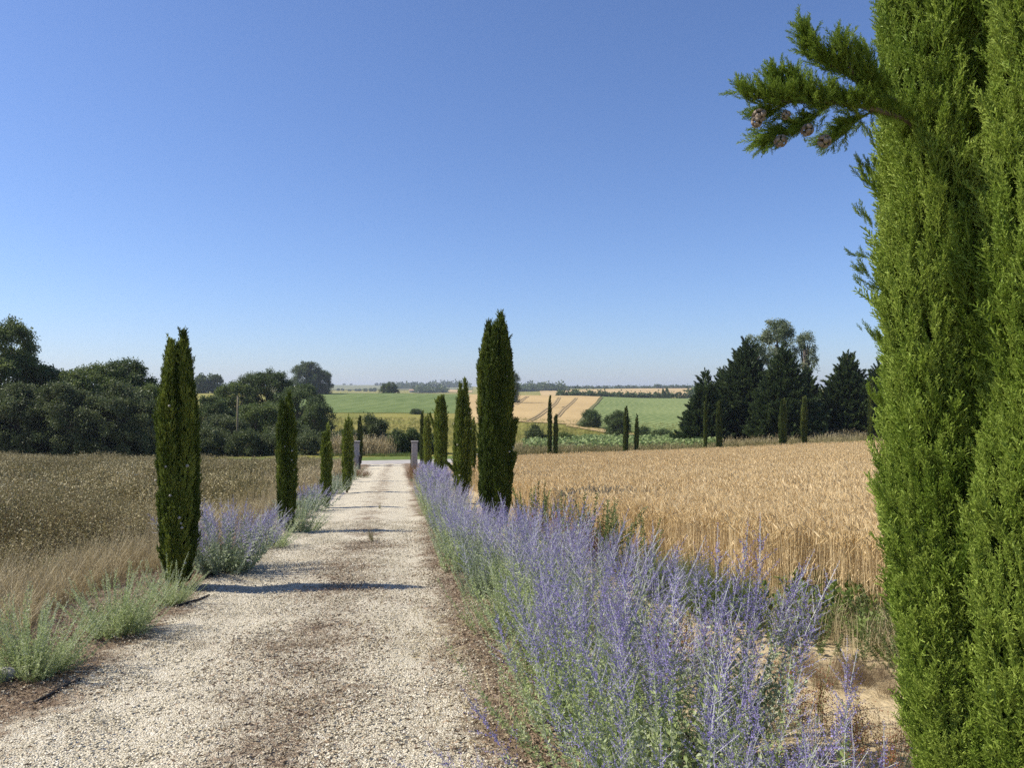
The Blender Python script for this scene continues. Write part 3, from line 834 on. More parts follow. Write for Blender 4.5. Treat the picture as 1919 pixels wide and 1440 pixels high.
# ------------------------------------------------------------------ broadleaf trees and bushes
def leaf_clump(rng, n, size, elong=1.5):
    g = Geo()
    for _ in range(n):
        p = rng.normal(0, 0.24, 3)
        d = rng.normal(size=3) + p * 2.0; d[2] += 0.1
        g.leaf(p, d, size * rng.uniform(0.7, 1.3), size * rng.uniform(0.7, 1.2) / elong, rng)
    return g
_r = np.random.default_rng(3)
CLUMP = [leaf_clump(_r, 30, 0.23) for _ in range(4)]
CLUMP_FAR = [leaf_clump(_r, 12, 0.42, 1.2) for _ in range(3)]

def broadleaf(name, cat, loc, h, R, seed, mat, label, group=None, clump=0.8, dens=5.0, low=0.12, lobes=12, protos=None, trunk=True, squash=1.0, top_round=0.75):
    """crown of overlapping leafy lobes on a limbed trunk; low = where the crown starts, as a share of the height"""
    rng = np.random.default_rng(seed)
    protos = protos or CLUMP
    root = empty(name, loc, label, cat, group)
    cz, rz = h * (1 + low) / 2, h * (1 - low) / 2
    cen, rad = [], []
    for k in range(int(lobes * 1.6)):
        u = rng.normal(size=3); u /= np.linalg.norm(u)
        q = rng.uniform(0.40, 0.76)
        rr = rng.uniform(0.20, 0.42)
        c = np.array([u[0] * R * q, u[1] * R * q * squash, cz + u[2] * rz * q])
        if c[2] > cz: c[:2] *= 1 - (1 - top_round) * (c[2] - cz) / rz
        cen.append(c); rad.append(np.array([rr * R, rr * R * squash, max(rr * rz, 0.5 * rr * R)]))
    if low < 0.06:
        for k in range(7):
            a = k * 0.9 + rng.normal(0, 0.2); rr = rng.uniform(0.30, 0.42)
            cen.append(np.array([math.cos(a) * R * 0.62, math.sin(a) * R * 0.62 * squash, h * rng.uniform(0.10, 0.26)])); rad.append(np.array([rr * R, rr * R * squash, max(0.2 * h, 0.5 * rr * R)]))
    cen.append(np.array([0, 0, cz])); rad.append(np.array([0.62 * R, 0.62 * R * squash, 0.66 * rz]))
    P, D, T = [], [], []
    for k, (c, r) in enumerate(zip(cen, rad)):
        area = 4 * math.pi * ((r[0] * r[1]) ** 1.6 / 3 + (r[0] * r[2]) ** 1.6 / 3 + (r[1] * r[2]) ** 1.6 / 3) ** (1 / 1.6)
        n = max(10, int(area * dens / clump ** 2 * 0.62))
        nc = max(4, n // 7)
        uc = rng.normal(size=(nc, 3)); uc /= np.linalg.norm(uc, axis=1, keepdims=True)
        uc[:, 2] = np.where((uc[:, 2] < -0.5) & (c[2] > 0.4 * h), -uc[:, 2], uc[:, 2])
        pc = c + uc * r * rng.uniform(0.72, 1.16, (nc, 1)); tc = np.clip(rng.normal(0, 0.16, nc), -0.3, 0.3)
        w = rng.integers(0, nc, n)
        u = uc[w]
        off = rng.normal(size=(n, 3)); off /= np.linalg.norm(off, axis=1, keepdims=True)
        p = pc[w] + off * clump * 0.62 * rng.uniform(0.3, 1.0, (n, 1)) * np.array([1, 1, 0.7])
        u = u * 0.6 + off
        inside = np.zeros(n, bool)
        for j, (c2, r2) in enumerate(zip(cen, rad)):
            if j != k: inside |= (((p - c2) / r2) ** 2).sum(1) < 0.62
        keep = ~inside & (p[:, 2] > 0.0)
        P.append(p[keep]); D.append((u + np.array([0, 0, 0.35]))[keep]); T.append(tc[w][keep])
    P, D = np.concatenate(P), np.concatenate(D)
    n = len(P)
    scatter('crown', protos, P, aim(D, rng.uniform(0, 6.28, n)), clump * rng.uniform(0.65, 1.3, n), rng.integers(0, len(protos), n), [mat], root, tone=np.concatenate(T))
    if trunk:
        g = Geo()
        tr = max(0.035 * h, 0.05)
        top = cz + 0.2 * rz
        w = rng.normal(0, 0.04 * h, 2)
        g.tube([(0, 0, -0.3), (w[0] * 0.2, w[1] * 0.2, top * 0.35), (w[0] * 0.6, w[1] * 0.6, top * 0.7), (w[0], w[1], top)], [tr * 1.25, tr, tr * 0.7, tr * 0.3], 7)
        for k in range(min(7, lobes)):
            z0 = top * rng.uniform(0.35, 0.8); c = cen[k]
            g.tube([(w[0] * 0.5, w[1] * 0.5, z0), (c[0] * 0.5, c[1] * 0.5, z0 * 0.5 + c[2] * 0.5 + 0.04 * h), tuple(c)], [tr * 0.5, tr * 0.32, tr * 0.12], 5)
        g.build('trunk', M['bark'], root, True)
    return root

def tree_at(px, dp, top_py, w_px, label, seed, mat='oak', group=None, name='broadleaf_tree', cat='tree', **kw):
    p = at(px, dp)
    h = height_at(top_py, dp) - p.z
    return broadleaf(name, cat, p, h, w_px / 2 * dp / FPX, seed, M[mat], label, group, **kw)

GLT, GMT = 'trees closing the field on the left', 'trees in the hollow beyond the road'
tree_at(-6, 67, 614, 185, 'tallest broadleaf tree at the left edge above the weedy field', 101, 'oak_light', GLT, clump=0.8, low=0.05, lobes=22, dens=6.5)
tree_at(92, 70, 680, 150, 'mid-height tree right of the tallest one at the left edge', 103, 'oak', GLT, clump=0.75, low=0.05, lobes=13)
tree_at(162, 69, 684, 155, 'tree with pale leaves below the bare twigs in the left tree belt', 104, 'oak_light', GLT, clump=0.75, low=0.05, lobes=13)
tree_at(234, 73, 663, 135, 'round-topped tree at the right end of the left tree belt', 105, 'oak', GLT, clump=0.75, low=0.04, lobes=15)
tree_at(282, 70, 720, 70, 'lower tree beside the first cypress, ending the left tree belt', 106, 'oak_light', GLT, clump=0.7, low=0.03)
tree_at(35, 62.5, 708, 165, 'dark bushy thicket under the tallest left tree', 107, 'oak_grey', GLT, clump=0.7, low=0.0, lobes=14, name='thicket_bush', cat='bush')
tree_at(130, 62.5, 716, 165, 'dark bushy thicket in the middle of the left tree belt', 108, 'oak_grey', GLT, clump=0.7, low=0.0, lobes=14, name='thicket_bush', cat='bush')
tree_at(225, 63, 712, 160, 'dark bushy thicket below the round-topped tree', 109, 'oak_grey', GLT, clump=0.7, low=0.0, lobes=14, name='thicket_bush', cat='bush')
tree_at(-60, 63, 725, 150, 'dark bushy thicket at the left frame edge', 110, 'oak_grey', GLT, clump=0.7, low=0.0, lobes=14, name='thicket_bush', cat='bush')

tree_at(395, 92, 748, 95, 'rounded tree right of the first cypress, left of the pole', 121, 'oak', GMT, clump=0.85, low=0.02)
tree_at(445, 118, 706, 92, 'tree rising behind the wooden pole', 122, 'oak_light', GMT, clump=0.9, low=0.05)
tree_at(500, 122, 696, 118, 'broad tree in the hollow, left of the large oak', 123, 'oak', GMT, clump=0.9, low=0.05, lobes=14)
tree_at(556, 112, 716, 110, 'broad dark tree in the hollow in front of the large oak', 124, 'oak', GMT, clump=0.9, low=0.03, lobes=14)
tree_at(592, 104, 745, 66, 'tree at the right end of the hollow, next to the yellow meadow', 125, 'oak', GMT, clump=0.8, low=0.02)
tree_at(480, 88, 752, 105, 'paler rounded tree behind the second cypress', 126, 'oak_light', GMT, clump=0.8, low=0.0)
tree_at(425, 80, 780, 90, 'low dark tree at the foot of the wooden pole', 127, 'oak_grey', GMT, clump=0.75, low=0.0)
tree_at(545, 82, 790, 85, 'low dark tree just right of the second cypress', 128, 'oak_grey', GMT, clump=0.75, low=0.0)
tree_at(600, 78, 812, 70, 'low bush behind the third cypress', 129, 'oak_grey', GMT, clump=0.7, low=0.0, name='hollow_bush', cat='bush')
tree_at(648, 80, 806, 60, 'low bush behind the left gate pillar', 130, 'oak_grey', GMT, clump=0.7, low=0.0, name='hollow_bush', cat='bush')
tree_at(388, 66.5, 800, 70, 'low dark bush between the first cypress and the wooden pole', 150, 'oak_grey', GMT, clump=0.6, low=0.0, name='hollow_bush', cat='bush')
tree_at(455, 67, 806, 80, 'low dark bush right at the foot of the wooden pole', 151, 'oak_grey', GMT, clump=0.6, low=0.0, name='hollow_bush', cat='bush')
tree_at(512, 68, 812, 70, 'low dark bush just left of the second cypress', 152, 'oak_grey', GMT, clump=0.6, low=0.0, name='hollow_bush', cat='bush')
tree_at(572, 69, 815, 60, 'low dark bush between the second and third cypress', 153, 'oak_grey', GMT, clump=0.6, low=0.0, name='hollow_bush', cat='bush')
tree_at(572, 400, 676, 62, 'large spreading oak on the crest of the green field, left part', 131, 'oak', GMT, clump=2.0, low=0.05, lobes=14)
tree_at(602, 405, 690, 42, 'smaller oak joined to the large one on the crest', 132, 'oak', GMT, clump=2.0, low=0.03, lobes=11)
tree_at(378, 410, 703, 26, 'distant tree on the crest right of the first cypress, left of its pair', 133, 'oak', 'distant pair of trees on the crest', clump=2.2, low=0.05, protos=CLUMP_FAR)
tree_at(402, 415, 703, 30, 'distant tree on the crest right of the first cypress, right of its pair', 134, 'oak', 'distant pair of trees on the crest', clump=2.2, low=0.05, protos=CLUMP_FAR)
tree_at(703, 72, 777, 60, 'round grey-green bush across the road, seen through the gateway', 135, 'oak_grey', None, clump=0.55, low=0.0, lobes=12, name='round_bush', cat='bush', dens=7)
tree_at(745, 69, 806, 34, 'dark hedge bush across the road, left half of the clump right of the gateway', 136, 'oak', 'dark hedge bushes across the road', clump=0.55, low=0.0, name='hedge_bush', cat='bush', dens=6)
tree_at(772, 70, 804, 40, 'dark hedge bush across the road, right half of the clump right of the gateway', 137, 'oak', 'dark hedge bushes across the road', clump=0.55, low=0.0, name='hedge_bush', cat='bush', dens=6)
tree_at(810, 71, 812, 50, 'dark hedge bush across the road behind the right-hand cypresses', 138, 'oak', 'dark hedge bushes across the road', clump=0.55, low=0.0, name='hedge_bush', cat='bush', dens=6)
tree_at(728, 448, 717, 36, 'lone round tree on the skyline edge of the green field', 139, 'oak', None, clump=1.5, low=0.02, lobes=10)
tree_at(781, 225, 769, 24, 'small dark bush alone in the yellow meadow', 140, 'oak', None, clump=0.9, low=0.0, name='meadow_bush', cat='bush')
GB = 'bushes between the meadow and the row crop'
tree_at(1108, gd(1108, 803, 90, 300), 769, 38, 'round dark bush at the corner of the ripe field', 141, 'oak', GB, clump=0.9, low=0.0, name='field_bush', cat='bush', dens=6)
tree_at(1158, gd(1158, 817, 80, 250), 768, 50, 'largest round bush behind the second cypress pair', 142, 'oak', GB, clump=0.9, low=0.0, lobes=14, name='field_bush', cat='bush', dens=6)
tree_at(1208, gd(1208, 820, 80, 250), 802, 26, 'low bush right of the second cypress pair', 143, 'oak', GB, clump=0.8, low=0.0, name='field_bush', cat='bush')
tree_at(1238, gd(1238, 822, 80, 250), 809, 44, 'flat low bush below the row crop', 144, 'oak', GB, clump=0.8, low=0.0, name='field_bush', cat='bush')
tree_at(1003, 86, 802, 42, 'grey-green bush left of the first cypress pair', 145, 'oak_grey', GB, clump=0.6, low=0.0, name='field_bush', cat='bush', dens=6)
tree_at(1058, 88, 808, 34, 'pale thin bush right of the first cypress pair', 146, 'oak_light', GB, clump=0.5, low=0.0, name='field_bush', cat='bush', dens=3)
tree_at(1074, 90, 822, 26, 'low bush at the foot of the pale thin one', 147, 'oak_grey', GB, clump=0.6, low=0.0, name='field_bush', cat='bush')
tree_at(1290, 100, 790, 40, 'light bush at the foot of the leftmost conifer', 148, 'oak_light', GB, clump=0.7, low=0.0, name='field_bush', cat='bush', dens=3)
tree_at(964, 330, 693, 18, 'dark tall tree peeping out behind the tallest cypress', 149, 'oak', None, clump=1.5, low=0.02, lobes=9)

# ------------------------------------------------------------------ conifers and poplars on the right
def plume(rng, w=0.05, n=26):
    """ascending conifer branch: a feather of flat twigs, 1 m long along +Z"""
    g = Geo()
    bend = np.array([rng.uniform(0.05, 0.2), rng.normal(0, 0.06), 0])
    def ax(t): return bend * t * t + np.array([0, 0, t])
    for i in range(n):
        t = 0.1 + 0.88 * i / n
        for s in (-1, 1):
            az = (0 if s > 0 else math.pi) + rng.normal(0, 0.7)
            el = rng.uniform(0.6, 1.0)
            d = np.array([math.cos(az) * math.cos(el), math.sin(az) * math.cos(el), math.sin(el)])
            ln = (0.40 - 0.28 * t) * rng.uniform(0.7, 1.2)
            sd = np.cross(d, rng.normal(size=3)); sd /= np.linalg.norm(sd)
            p = ax(t)
            g.blade([p, p + d * ln * 0.6, p + d * ln + np.array([0, 0, 0.05])], [w, w * 1.2, 0], sd)
    g.blade([ax(0), ax(0.5), ax(1.05)], [w, w, 0], (0.7, 0.7, 0))
    return g
_r = np.random.default_rng(13)
PLUME = [plume(_r, 0.06) for _ in range(4)]

def conifer(px, dp, top_py, w_px, label, seed, n=900, size=1.5, skirt=0.25, power=0.85):
    rng = np.random.default_rng(seed)
    p = at(px, dp)
    h = height_at(top_py, dp) - p.z
    R = w_px / 2 * dp / FPX
    root = empty('conifer_tree', p, label, 'conifer', 'dark conifers behind the wheat')
    g = Geo(); g.tube([(0, 0, -0.3), (0, 0, h * 0.4), (0, 0, h * 0.97)], [0.03 * h, 0.02 * h, 0.01], 7); g.build('trunk', M['bark'], root, True)
    t = 1 - np.sqrt(rng.uniform(0.0, 1, n)) * 0.99          # more low down
    prof = R * np.clip((1 - t) ** power * 1.12, 0.02, 1) * np.clip((t + 0.04) / 0.12, 0.6, 1)
    a = rng.uniform(0, 6.28, n)
    lob = 1 + 0.16 * np.sin(a * 3 + seed) * np.sin(t * 9 + seed * 2) + 0.10 * np.sin(a * 7 + t * 22)
    q = prof * lob * rng.uniform(0.35, 0.86, n)
    P = np.stack([q * np.cos(a), q * np.sin(a), t * h * 0.95], 1)
    el = 0.35 + 0.75 * t + rng.normal(0, 0.12, n)
    D = np.stack([np.cos(a) * np.cos(el), np.sin(a) * np.cos(el), np.sin(el)], 1)
    S = size * rng.uniform(0.6, 1.15, n) * (0.62 + 0.38 * (1 - t))
    tips = np.array([[0, 0, h * 0.93], [0.1, 0, h * 0.9], [-0.1, 0.1, h * 0.88]])
    P = np.concatenate([P, tips]); D = np.concatenate([D, [[0, 0, 1], [0.25, 0, 1], [-0.3, 0.1, 1]]]); S = np.concatenate([S, [size * .6] * 3])
    m = len(P)
    scatter('crown', PLUME, P, aim(D, rng.uniform(0, 6.28, m)), S, rng.integers(0, 4, m), [M['conifer']], root)
    core = Geo(); core.tube([(0, 0, 0.1), (0, 0, h * 0.3), (0, 0, h * 0.6), (0, 0, h * 0.9)], [R * 0.62, R * 0.52, R * 0.28, 0.05], 9)
    core.build('inner_foliage', M['conifer'], root, True)

conifer(1322, 80, 694, 88, 'smallest dark conifer, at the left end of the group behind the wheat', 201, 800, 1.4)
conifer(1398, 83, 636, 150, 'tallest dark conifer left of the pale poplar', 202, 1500, 1.7)
conifer(1355, 86, 690, 100, 'conifer between the smallest and the tallest one', 203, 800, 1.5)
conifer(1468, 77, 650, 132, 'broad dark conifer in front of the pale poplar', 204, 1400, 1.6)
conifer(1510, 84, 690, 80, 'low conifer right of the broad one, below the small poplar', 205, 800, 1.5)
conifer(1588, 79, 661, 122, 'free-standing dark conifer right of the gap', 206, 1300, 1.6)
conifer(1545, 84, 745, 60, 'low conifer at the left foot of the free-standing one', 207, 500, 1.3)
conifer(1652, 82, 672, 100, 'dark conifer half hidden behind the big near cypress', 208, 900, 1.6)

def poplar(px, dp, top_py, bot_py, w_px, label, seed, dens=2.4):
    p = at(px, dp); h = height_at(top_py, dp) - p.z
    low = 1 - (height_at(top_py, dp) - height_at(bot_py, dp)) / h
    return broadleaf('poplar_tree', 'poplar', p, h, w_px / 2 * dp / FPX, seed, M['poplar'], label, 'pale poplars behind the conifers', clump=0.75, dens=dens, low=low, lobes=13)
poplar(1458, 98, 597, 720, 92, 'tall pale poplar rising above the conifers', 221, 3.4)
poplar(1512, 96, 614, 720, 44, 'small airy poplar right of the tall pale one', 222, 2.2)
poplar(1412, 97, 626, 720, 40, 'low pale poplar top left of the tall one', 223, 2.2)

# ------------------------------------------------------------------ far trees, hedges, woods, farmhouse
def far_tree_mesh(seed, tall):
    rng = np.random.default_rng(seed)
    g = Geo()
    for k in range(90):
        u = rng.normal(size=3); u /= np.linalg.norm(u)
        q = rng.uniform(0.6, 1.0)
        p = np.array([u[0] * 0.48 * q / (1.7 if tall else 1), u[1] * 0.48 * q / (1.7 if tall else 1), 0.47 + u[2] * 0.46 * q])
        p[:2] *= 1 + 0.18 * math.sin(5 * math.atan2(u[1], u[0]) + seed)
        for _ in range(3):
            g.leaf(p + rng.normal(0, 0.06, 3), u + rng.normal(0, 0.5, 3), 0.20, 0.19, rng)
    return g
def far_trunk_mesh():
    g = Geo(); g.tube([(0, 0, -0.05), (0, 0, 0.3), (0, 0, 0.6)], [0.05, 0.035, 0.015], 5); return g
FAR_ME = [far_tree_mesh(60 + k, False).mesh('crown', [M['oak']]) for k in range(4)] + [far_tree_mesh(80, True).mesh('crown', [M['oak']])]
FAR_TRUNK = far_trunk_mesh().mesh('trunk', [M['bark']])
ORD = ['first', 'second', 'third', 'fourth', 'fifth', 'sixth', 'seventh', 'eighth', 'ninth', 'tenth', 'eleventh', 'twelfth', 'thirteenth', 'fourteenth', 'fifteenth',
       'sixteenth', 'seventeenth', 'eighteenth', 'nineteenth', 'twentieth', 'twenty-first', 'twenty-second', 'twenty-third', 'twenty-fourth', 'twenty-fifth', 'twenty-sixth',
       'twenty-seventh', 'twenty-eighth', 'twenty-ninth', 'thirtieth', 'thirty-first', 'thirty-second', 'thirty-third', 'thirty-fourth', 'thirty-fifth', 'thirty-sixth']
def far_tree(px, dp, top_py, w_px, label, group, seed, tall=False):
    rng = random.Random(seed)
    p = at(px, dp)
    w = w_px * dp / FPX; h = max(height_at(top_py, dp) - p.z, 0.6 * w)
    root = empty('distant_tree', p, label, 'tree', group)
    for nm, me in (('crown', FAR_ME[4] if tall else FAR_ME[rng.randrange(4)]), ('trunk', FAR_TRUNK)):
        o = bpy.data.objects.new(nm, me); C.objects.link(o); o.parent = root
        o.scale = (w * (1.5 if tall else 1), w * (1.5 if tall else 1), h); o.rotation_euler = (0, 0, rng.uniform(0, 6.28))
        if nm == 'crown': o['kind'] = 'stuff'

seedc = 300
def far_row(rows, where, group, tall=()):
    global seedc
    rows = sorted(rows)
    for i, (px, dp, top, w) in enumerate(rows):
        seedc += 1
        far_tree(px, dp, top, w, '%s distant tree from the left %s' % (ORD[i], where), group, seedc, px in tall)
far_row([(645, 2900, 719, 5), (658, 2900, 720, 5), (706, 2600, 718, 7), (714, 2600, 718, 6), (747, 2300, 717, 6), (754, 2300, 718, 5), (762, 2300, 717, 7), (791, 2400, 717, 7), (803, 2400, 717, 9)],
        'on the skyline above the green field', 'skyline trees above the green field')
far_row([(634, 1500, 728, 6), (642, 1500, 728, 6), (655, 1450, 730, 6), (668, 1450, 730, 7), (674, 1450, 729, 7), (685, 1400, 728, 8), (695, 1400, 728, 8), (702, 1400, 727, 7)],
        'in the line just above the green field crest', 'trees along the foot of the distant hill')
far_row([(972, 1560, 719, 9), (985, 1560, 722, 5), (993, 1560, 719, 12), (1003, 1560, 720, 10), (1010, 1560, 717, 9), (1019, 1560, 720, 4), (1023, 1560, 720, 4), (1034, 1560, 719, 13), (1048, 1560, 721, 13),
         (1063, 1560, 724, 7), (1076, 1560, 724, 6), (1085, 1560, 724, 7), (1098, 1560, 725, 9), (1110, 1560, 725, 7), (1121, 1560, 724, 9), (1134, 1560, 724, 7), (1156, 1560, 725, 9), (1178, 1560, 722, 6),
         (1188, 1560, 724, 9), (1207, 1560, 725, 7), (1233, 1480, 721, 13), (1248, 1480, 726, 9), (1259, 1460, 726, 11), (1270, 1440, 728, 10), (1280, 1420, 728, 11), (1291, 1400, 729, 10)],
        'on the skyline above the ripe fields', 'skyline trees above the distant ripe field')
far_row([(1243, 540, 729, 4), (1250, 540, 727, 8), (1272, 540, 735, 12), (1284, 540, 737, 13), (1297, 540, 734, 14)], 'behind the row crop, next to the conifers', 'trees behind the row crop', tall=(1243,))

def hedge_mass(name, px0, px1, d0, d1, hgt, n, w, seed, mat='oak', size=5.0, kind='stuff', label=None, cat=None):
    rng = np.random.default_rng(seed)
    px = rng.uniform(px0, px1, n); f = (px - px0) / (px1 - px0); dp = d0 + (d1 - d0) * f + rng.uniform(-w / 2, w / 2, n)
    X, Y = to_world((px - CX) / FPX * dp, dp)
    hh = hgt * (0.6 + 0.4 * np.sin(px * 0.35 + seed) * np.sin(px * 0.11 + 2)) * rng.uniform(0.25, 1.0, n) ** 0.7
    Z = H(X, Y) + hh
    o = scatter(name, CLUMP_FAR, np.stack([X, Y, Z], 1), zrot(n, rng, 0.3), size * rng.uniform(0.6, 1.2, n), rng.integers(0, 3, n), [M[mat]], None, kind)
    return tag(o, label, cat)
hedge_mass('distant_hedge', 1045, 1262, 500, 560, 4.5, 900, 12, 1, 'oak', 3.2, None, 'long dark hedge behind the row crop below the distant ripe field', 'hedge')['kind'] = 'stuff'
hedge_mass('distant_hedge', 1050, 1330, 1570, 1540, 4.0, 620, 20, 7, 'oak', 6.5, 'stuff', 'thin dark hedge along the skyline among the scattered trees', 'hedge')
hedge_mass('distant_wood', 955, 1062, 1180, 1250, 10, 420, 90, 2, 'oak', 9, 'stuff', 'distant wood below the skyline trees right of the tallest cypress', 'wood')
hedge_mass('distant_wood', 806, 880, 2300, 2300, 14, 380, 200, 3, 'oak', 14, 'stuff', 'distant skyline wood above the right end of the green field', 'wood')
hedge_mass('distant_wood', 742, 792, 1900, 1900, 12, 260, 120, 4, 'oak', 12, 'stuff', 'distant wood on the slope right of the lone round tree', 'wood')
hedge_mass('distant_wood', 780, 836, 1250, 1300, 9, 320, 120, 5, 'oak', 9, 'stuff', 'distant wood just above the green field crest', 'wood')
hedge_mass('distant_wood', 1290, 1420, 600, 700, 9, 300, 60, 6, 'oak', 6, 'stuff', 'distant wood behind the leftmost conifer', 'wood')

def farmhouse(px, dp, label):
    p = at(px, dp)
    r = empty('farmhouse', p, label, 'house')
    g = Geo(); g.box(0, 0, 1.4, 16, 6, 4.4); g.build('wall', M['plaster'], r)
    g = Geo()
    g.add([(-8.5, -3.6, 3.5), (8.5, -3.6, 3.5), (8.5, 0, 5.4), (-8.5, 0, 5.4), (-8.5, 3.6, 3.5), (8.5, 3.6, 3.5)], [(0, 1, 2, 3), (3, 2, 5, 4), (0, 3, 4), (1, 5, 2), (0, 4, 5, 1)])
    g.build('roof', M['tile'], r)
    for x in (-5, 0, 5):
        g = Geo(); g.box(x, -3.03, 2.0, 1.5, 0.1, 1.7); wd = g.build('window', M['plaster'], r)
        g = Geo(); g.box(x, -3.10, 2.0, 1.2, 0.06, 1.4); g.build('pane', M['pane'], wd)
farmhouse(776, 1270, 'pale farmhouse in the distance just above the green field crest')

# ------------------------------------------------------------------ gate, pole, wall piece, hoses, stone
def pillar(px, dp, top_py, label):
    p = at(px, dp); z0 = float(H(p.x, p.y)) + 0.03; h = height_at(top_py, dp) - z0
    r = empty('gate_pillar', (p.x, p.y, z0), label, 'pillar', 'stone gate pillars')
    g = Geo(); g.box(0, 0, (h - 0.13) / 2 - 0.1, 0.40, 0.40, h - 0.13 + 0.2); o = g.build('shaft', M['stone'], r)
    b = o.modifiers.new('edge', 'BEVEL'); b.width = 0.012; b.segments = 2
    g = Geo(); g.box(0, 0, h - 0.095, 0.47, 0.47, 0.07); g.box(0, 0, h - 0.03, 0.52, 0.52, 0.06); o = g.build('cap', M['cap'], r)
    b = o.modifiers.new('edge', 'BEVEL'); b.width = 0.01; b.segments = 2
    return p, h
pl, ph = pillar(668, 53.0, 827, 'left stone gate pillar with flat cap at the end of the drive')
pr, _ = pillar(777, 53.0, 827, 'right stone gate pillar with flat cap at the end of the drive')
def gate_leaf(hx, hy, side, label):
    z0 = float(DZ(hx, hy))
    r = empty('gate_leaf', (hx, hy, z0), label, 'gate', 'open iron gate leaves')
    L_ = 1.7
    for y, z in ((0, 0), (-L_, 0)):
        g = Geo(); g.box(0, y, 0.52 - L_ * 0, 0.05, 0.05, 1.12); o = g.build('post', M['iron'], r)
    for z in (0.08, 1.0):
        g = Geo(); g.box(0, -L_ / 2, z, 0.035, L_ - 0.06, 0.04); g.build('rail', M['iron'], r)
    for k in range(11):
        g = Geo(); g.box(0, -L_ * (k + 1) / 12, 0.54, 0.016, 0.016, 0.87); g.build('bar', M['iron'], r)
gate_leaf(pr.x - 0.27, pr.y - 0.1, 1, 'dark iron gate leaf folded open against the right pillar')
gate_leaf(pl.x + 0.27, pl.y - 0.1, -1, 'dark iron gate leaf folded open against the left pillar')

p = at(445, 69)
r = empty('utility_pole', p, 'weathered wooden utility pole standing before the trees left of the drive', 'pole')
hp = height_at(743, 69) - p.z
g = Geo(); g.tube([(0, 0, -0.4), (0, 0, hp * 0.5), (0.03, 0, hp)], [0.105, 0.09, 0.075], 10); g.build('shaft', M['pole'], r, True)
g = Geo(); g.tube([(0.03, 0, hp - 0.02), (0.03, 0, hp + 0.07)], [0.085, 0.02], 10); g.build('cap', M['iron'], r)

p = at(1522, 76)
r = empty('brick_wall', p, 'small reddish brick wall glimpsed in the gap between the conifers', 'wall')
BR = Geo(); BR.box(0, 0, 0, 0.39, 0.22, 0.17); BRM = BR.mesh('brick', [M['brick']])
for row in range(9):
    for k in range(4):
        o = bpy.data.objects.new('brick', BRM); C.objects.link(o); o.parent = r
        o.location = ((k - 1.5) * 0.41 + (0.2 if row % 2 else 0), random.Random(row * 9 + k).uniform(-.006, .006), 0.2 + row * 0.185)
g = Geo(); g.box(0.05, 0.01, 0.92, 1.6, 0.17, 1.75); g.build('mortar', M['stone'], r)

def hose(pts, label):
    path = []
    for px, py in pts:
        x, y = ground_xy(px, py); path.append((x, y, float(DZ(x, y)) + 0.012))
    b = Vector(path[0])
    g = Geo(); g.tube([tuple(Vector(q) - b) for q in path], [0.011] * len(path), 7)
    o = g.build('irrigation_hose', M['hose'], None, True, b)
    tag(o, label, 'hose', 'drip hoses along the left bed')
hose([(66, 1338), (92, 1322), (118, 1306), (150, 1292)], 'short piece of black irrigation hose under the nearest sage clump')
hose([(352, 1118), (372, 1100), (400, 1086), (430, 1078)], 'black irrigation hose at the foot of the first left cypress')
hose([(330, 1150), (355, 1142), (372, 1136), (392, 1128)], 'thin black hose between the small sage and the cypress shadow')

x, y = ground_xy(8, 1292)
rng_ = np.random.default_rng(2)
g = Geo()
nn = 9
vs = []
for i in range(nn):
    for k in range(10):
        th = math.pi * i / (nn - 1); ph_ = 2 * math.pi * k / 10
        q = 1 + 0.12 * math.sin(3 * ph_ + i) + rng_.normal(0, 0.04)
        vs.append((0.09 * q * math.sin(th) * math.cos(ph_), 0.07 * q * math.sin(th) * math.sin(ph_), 0.035 + 0.055 * math.cos(th)))
g.add(vs, [(i * 10 + k, i * 10 + (k + 1) % 10, (i + 1) * 10 + (k + 1) % 10, (i + 1) * 10 + k) for i in range(nn - 1) for k in range(10)])
tag(g.build('rock', M['rock'], None, True, (x, y, float(DZ(x, y)))), 'grey stone at the foot of the nearest sage clump', 'stone')

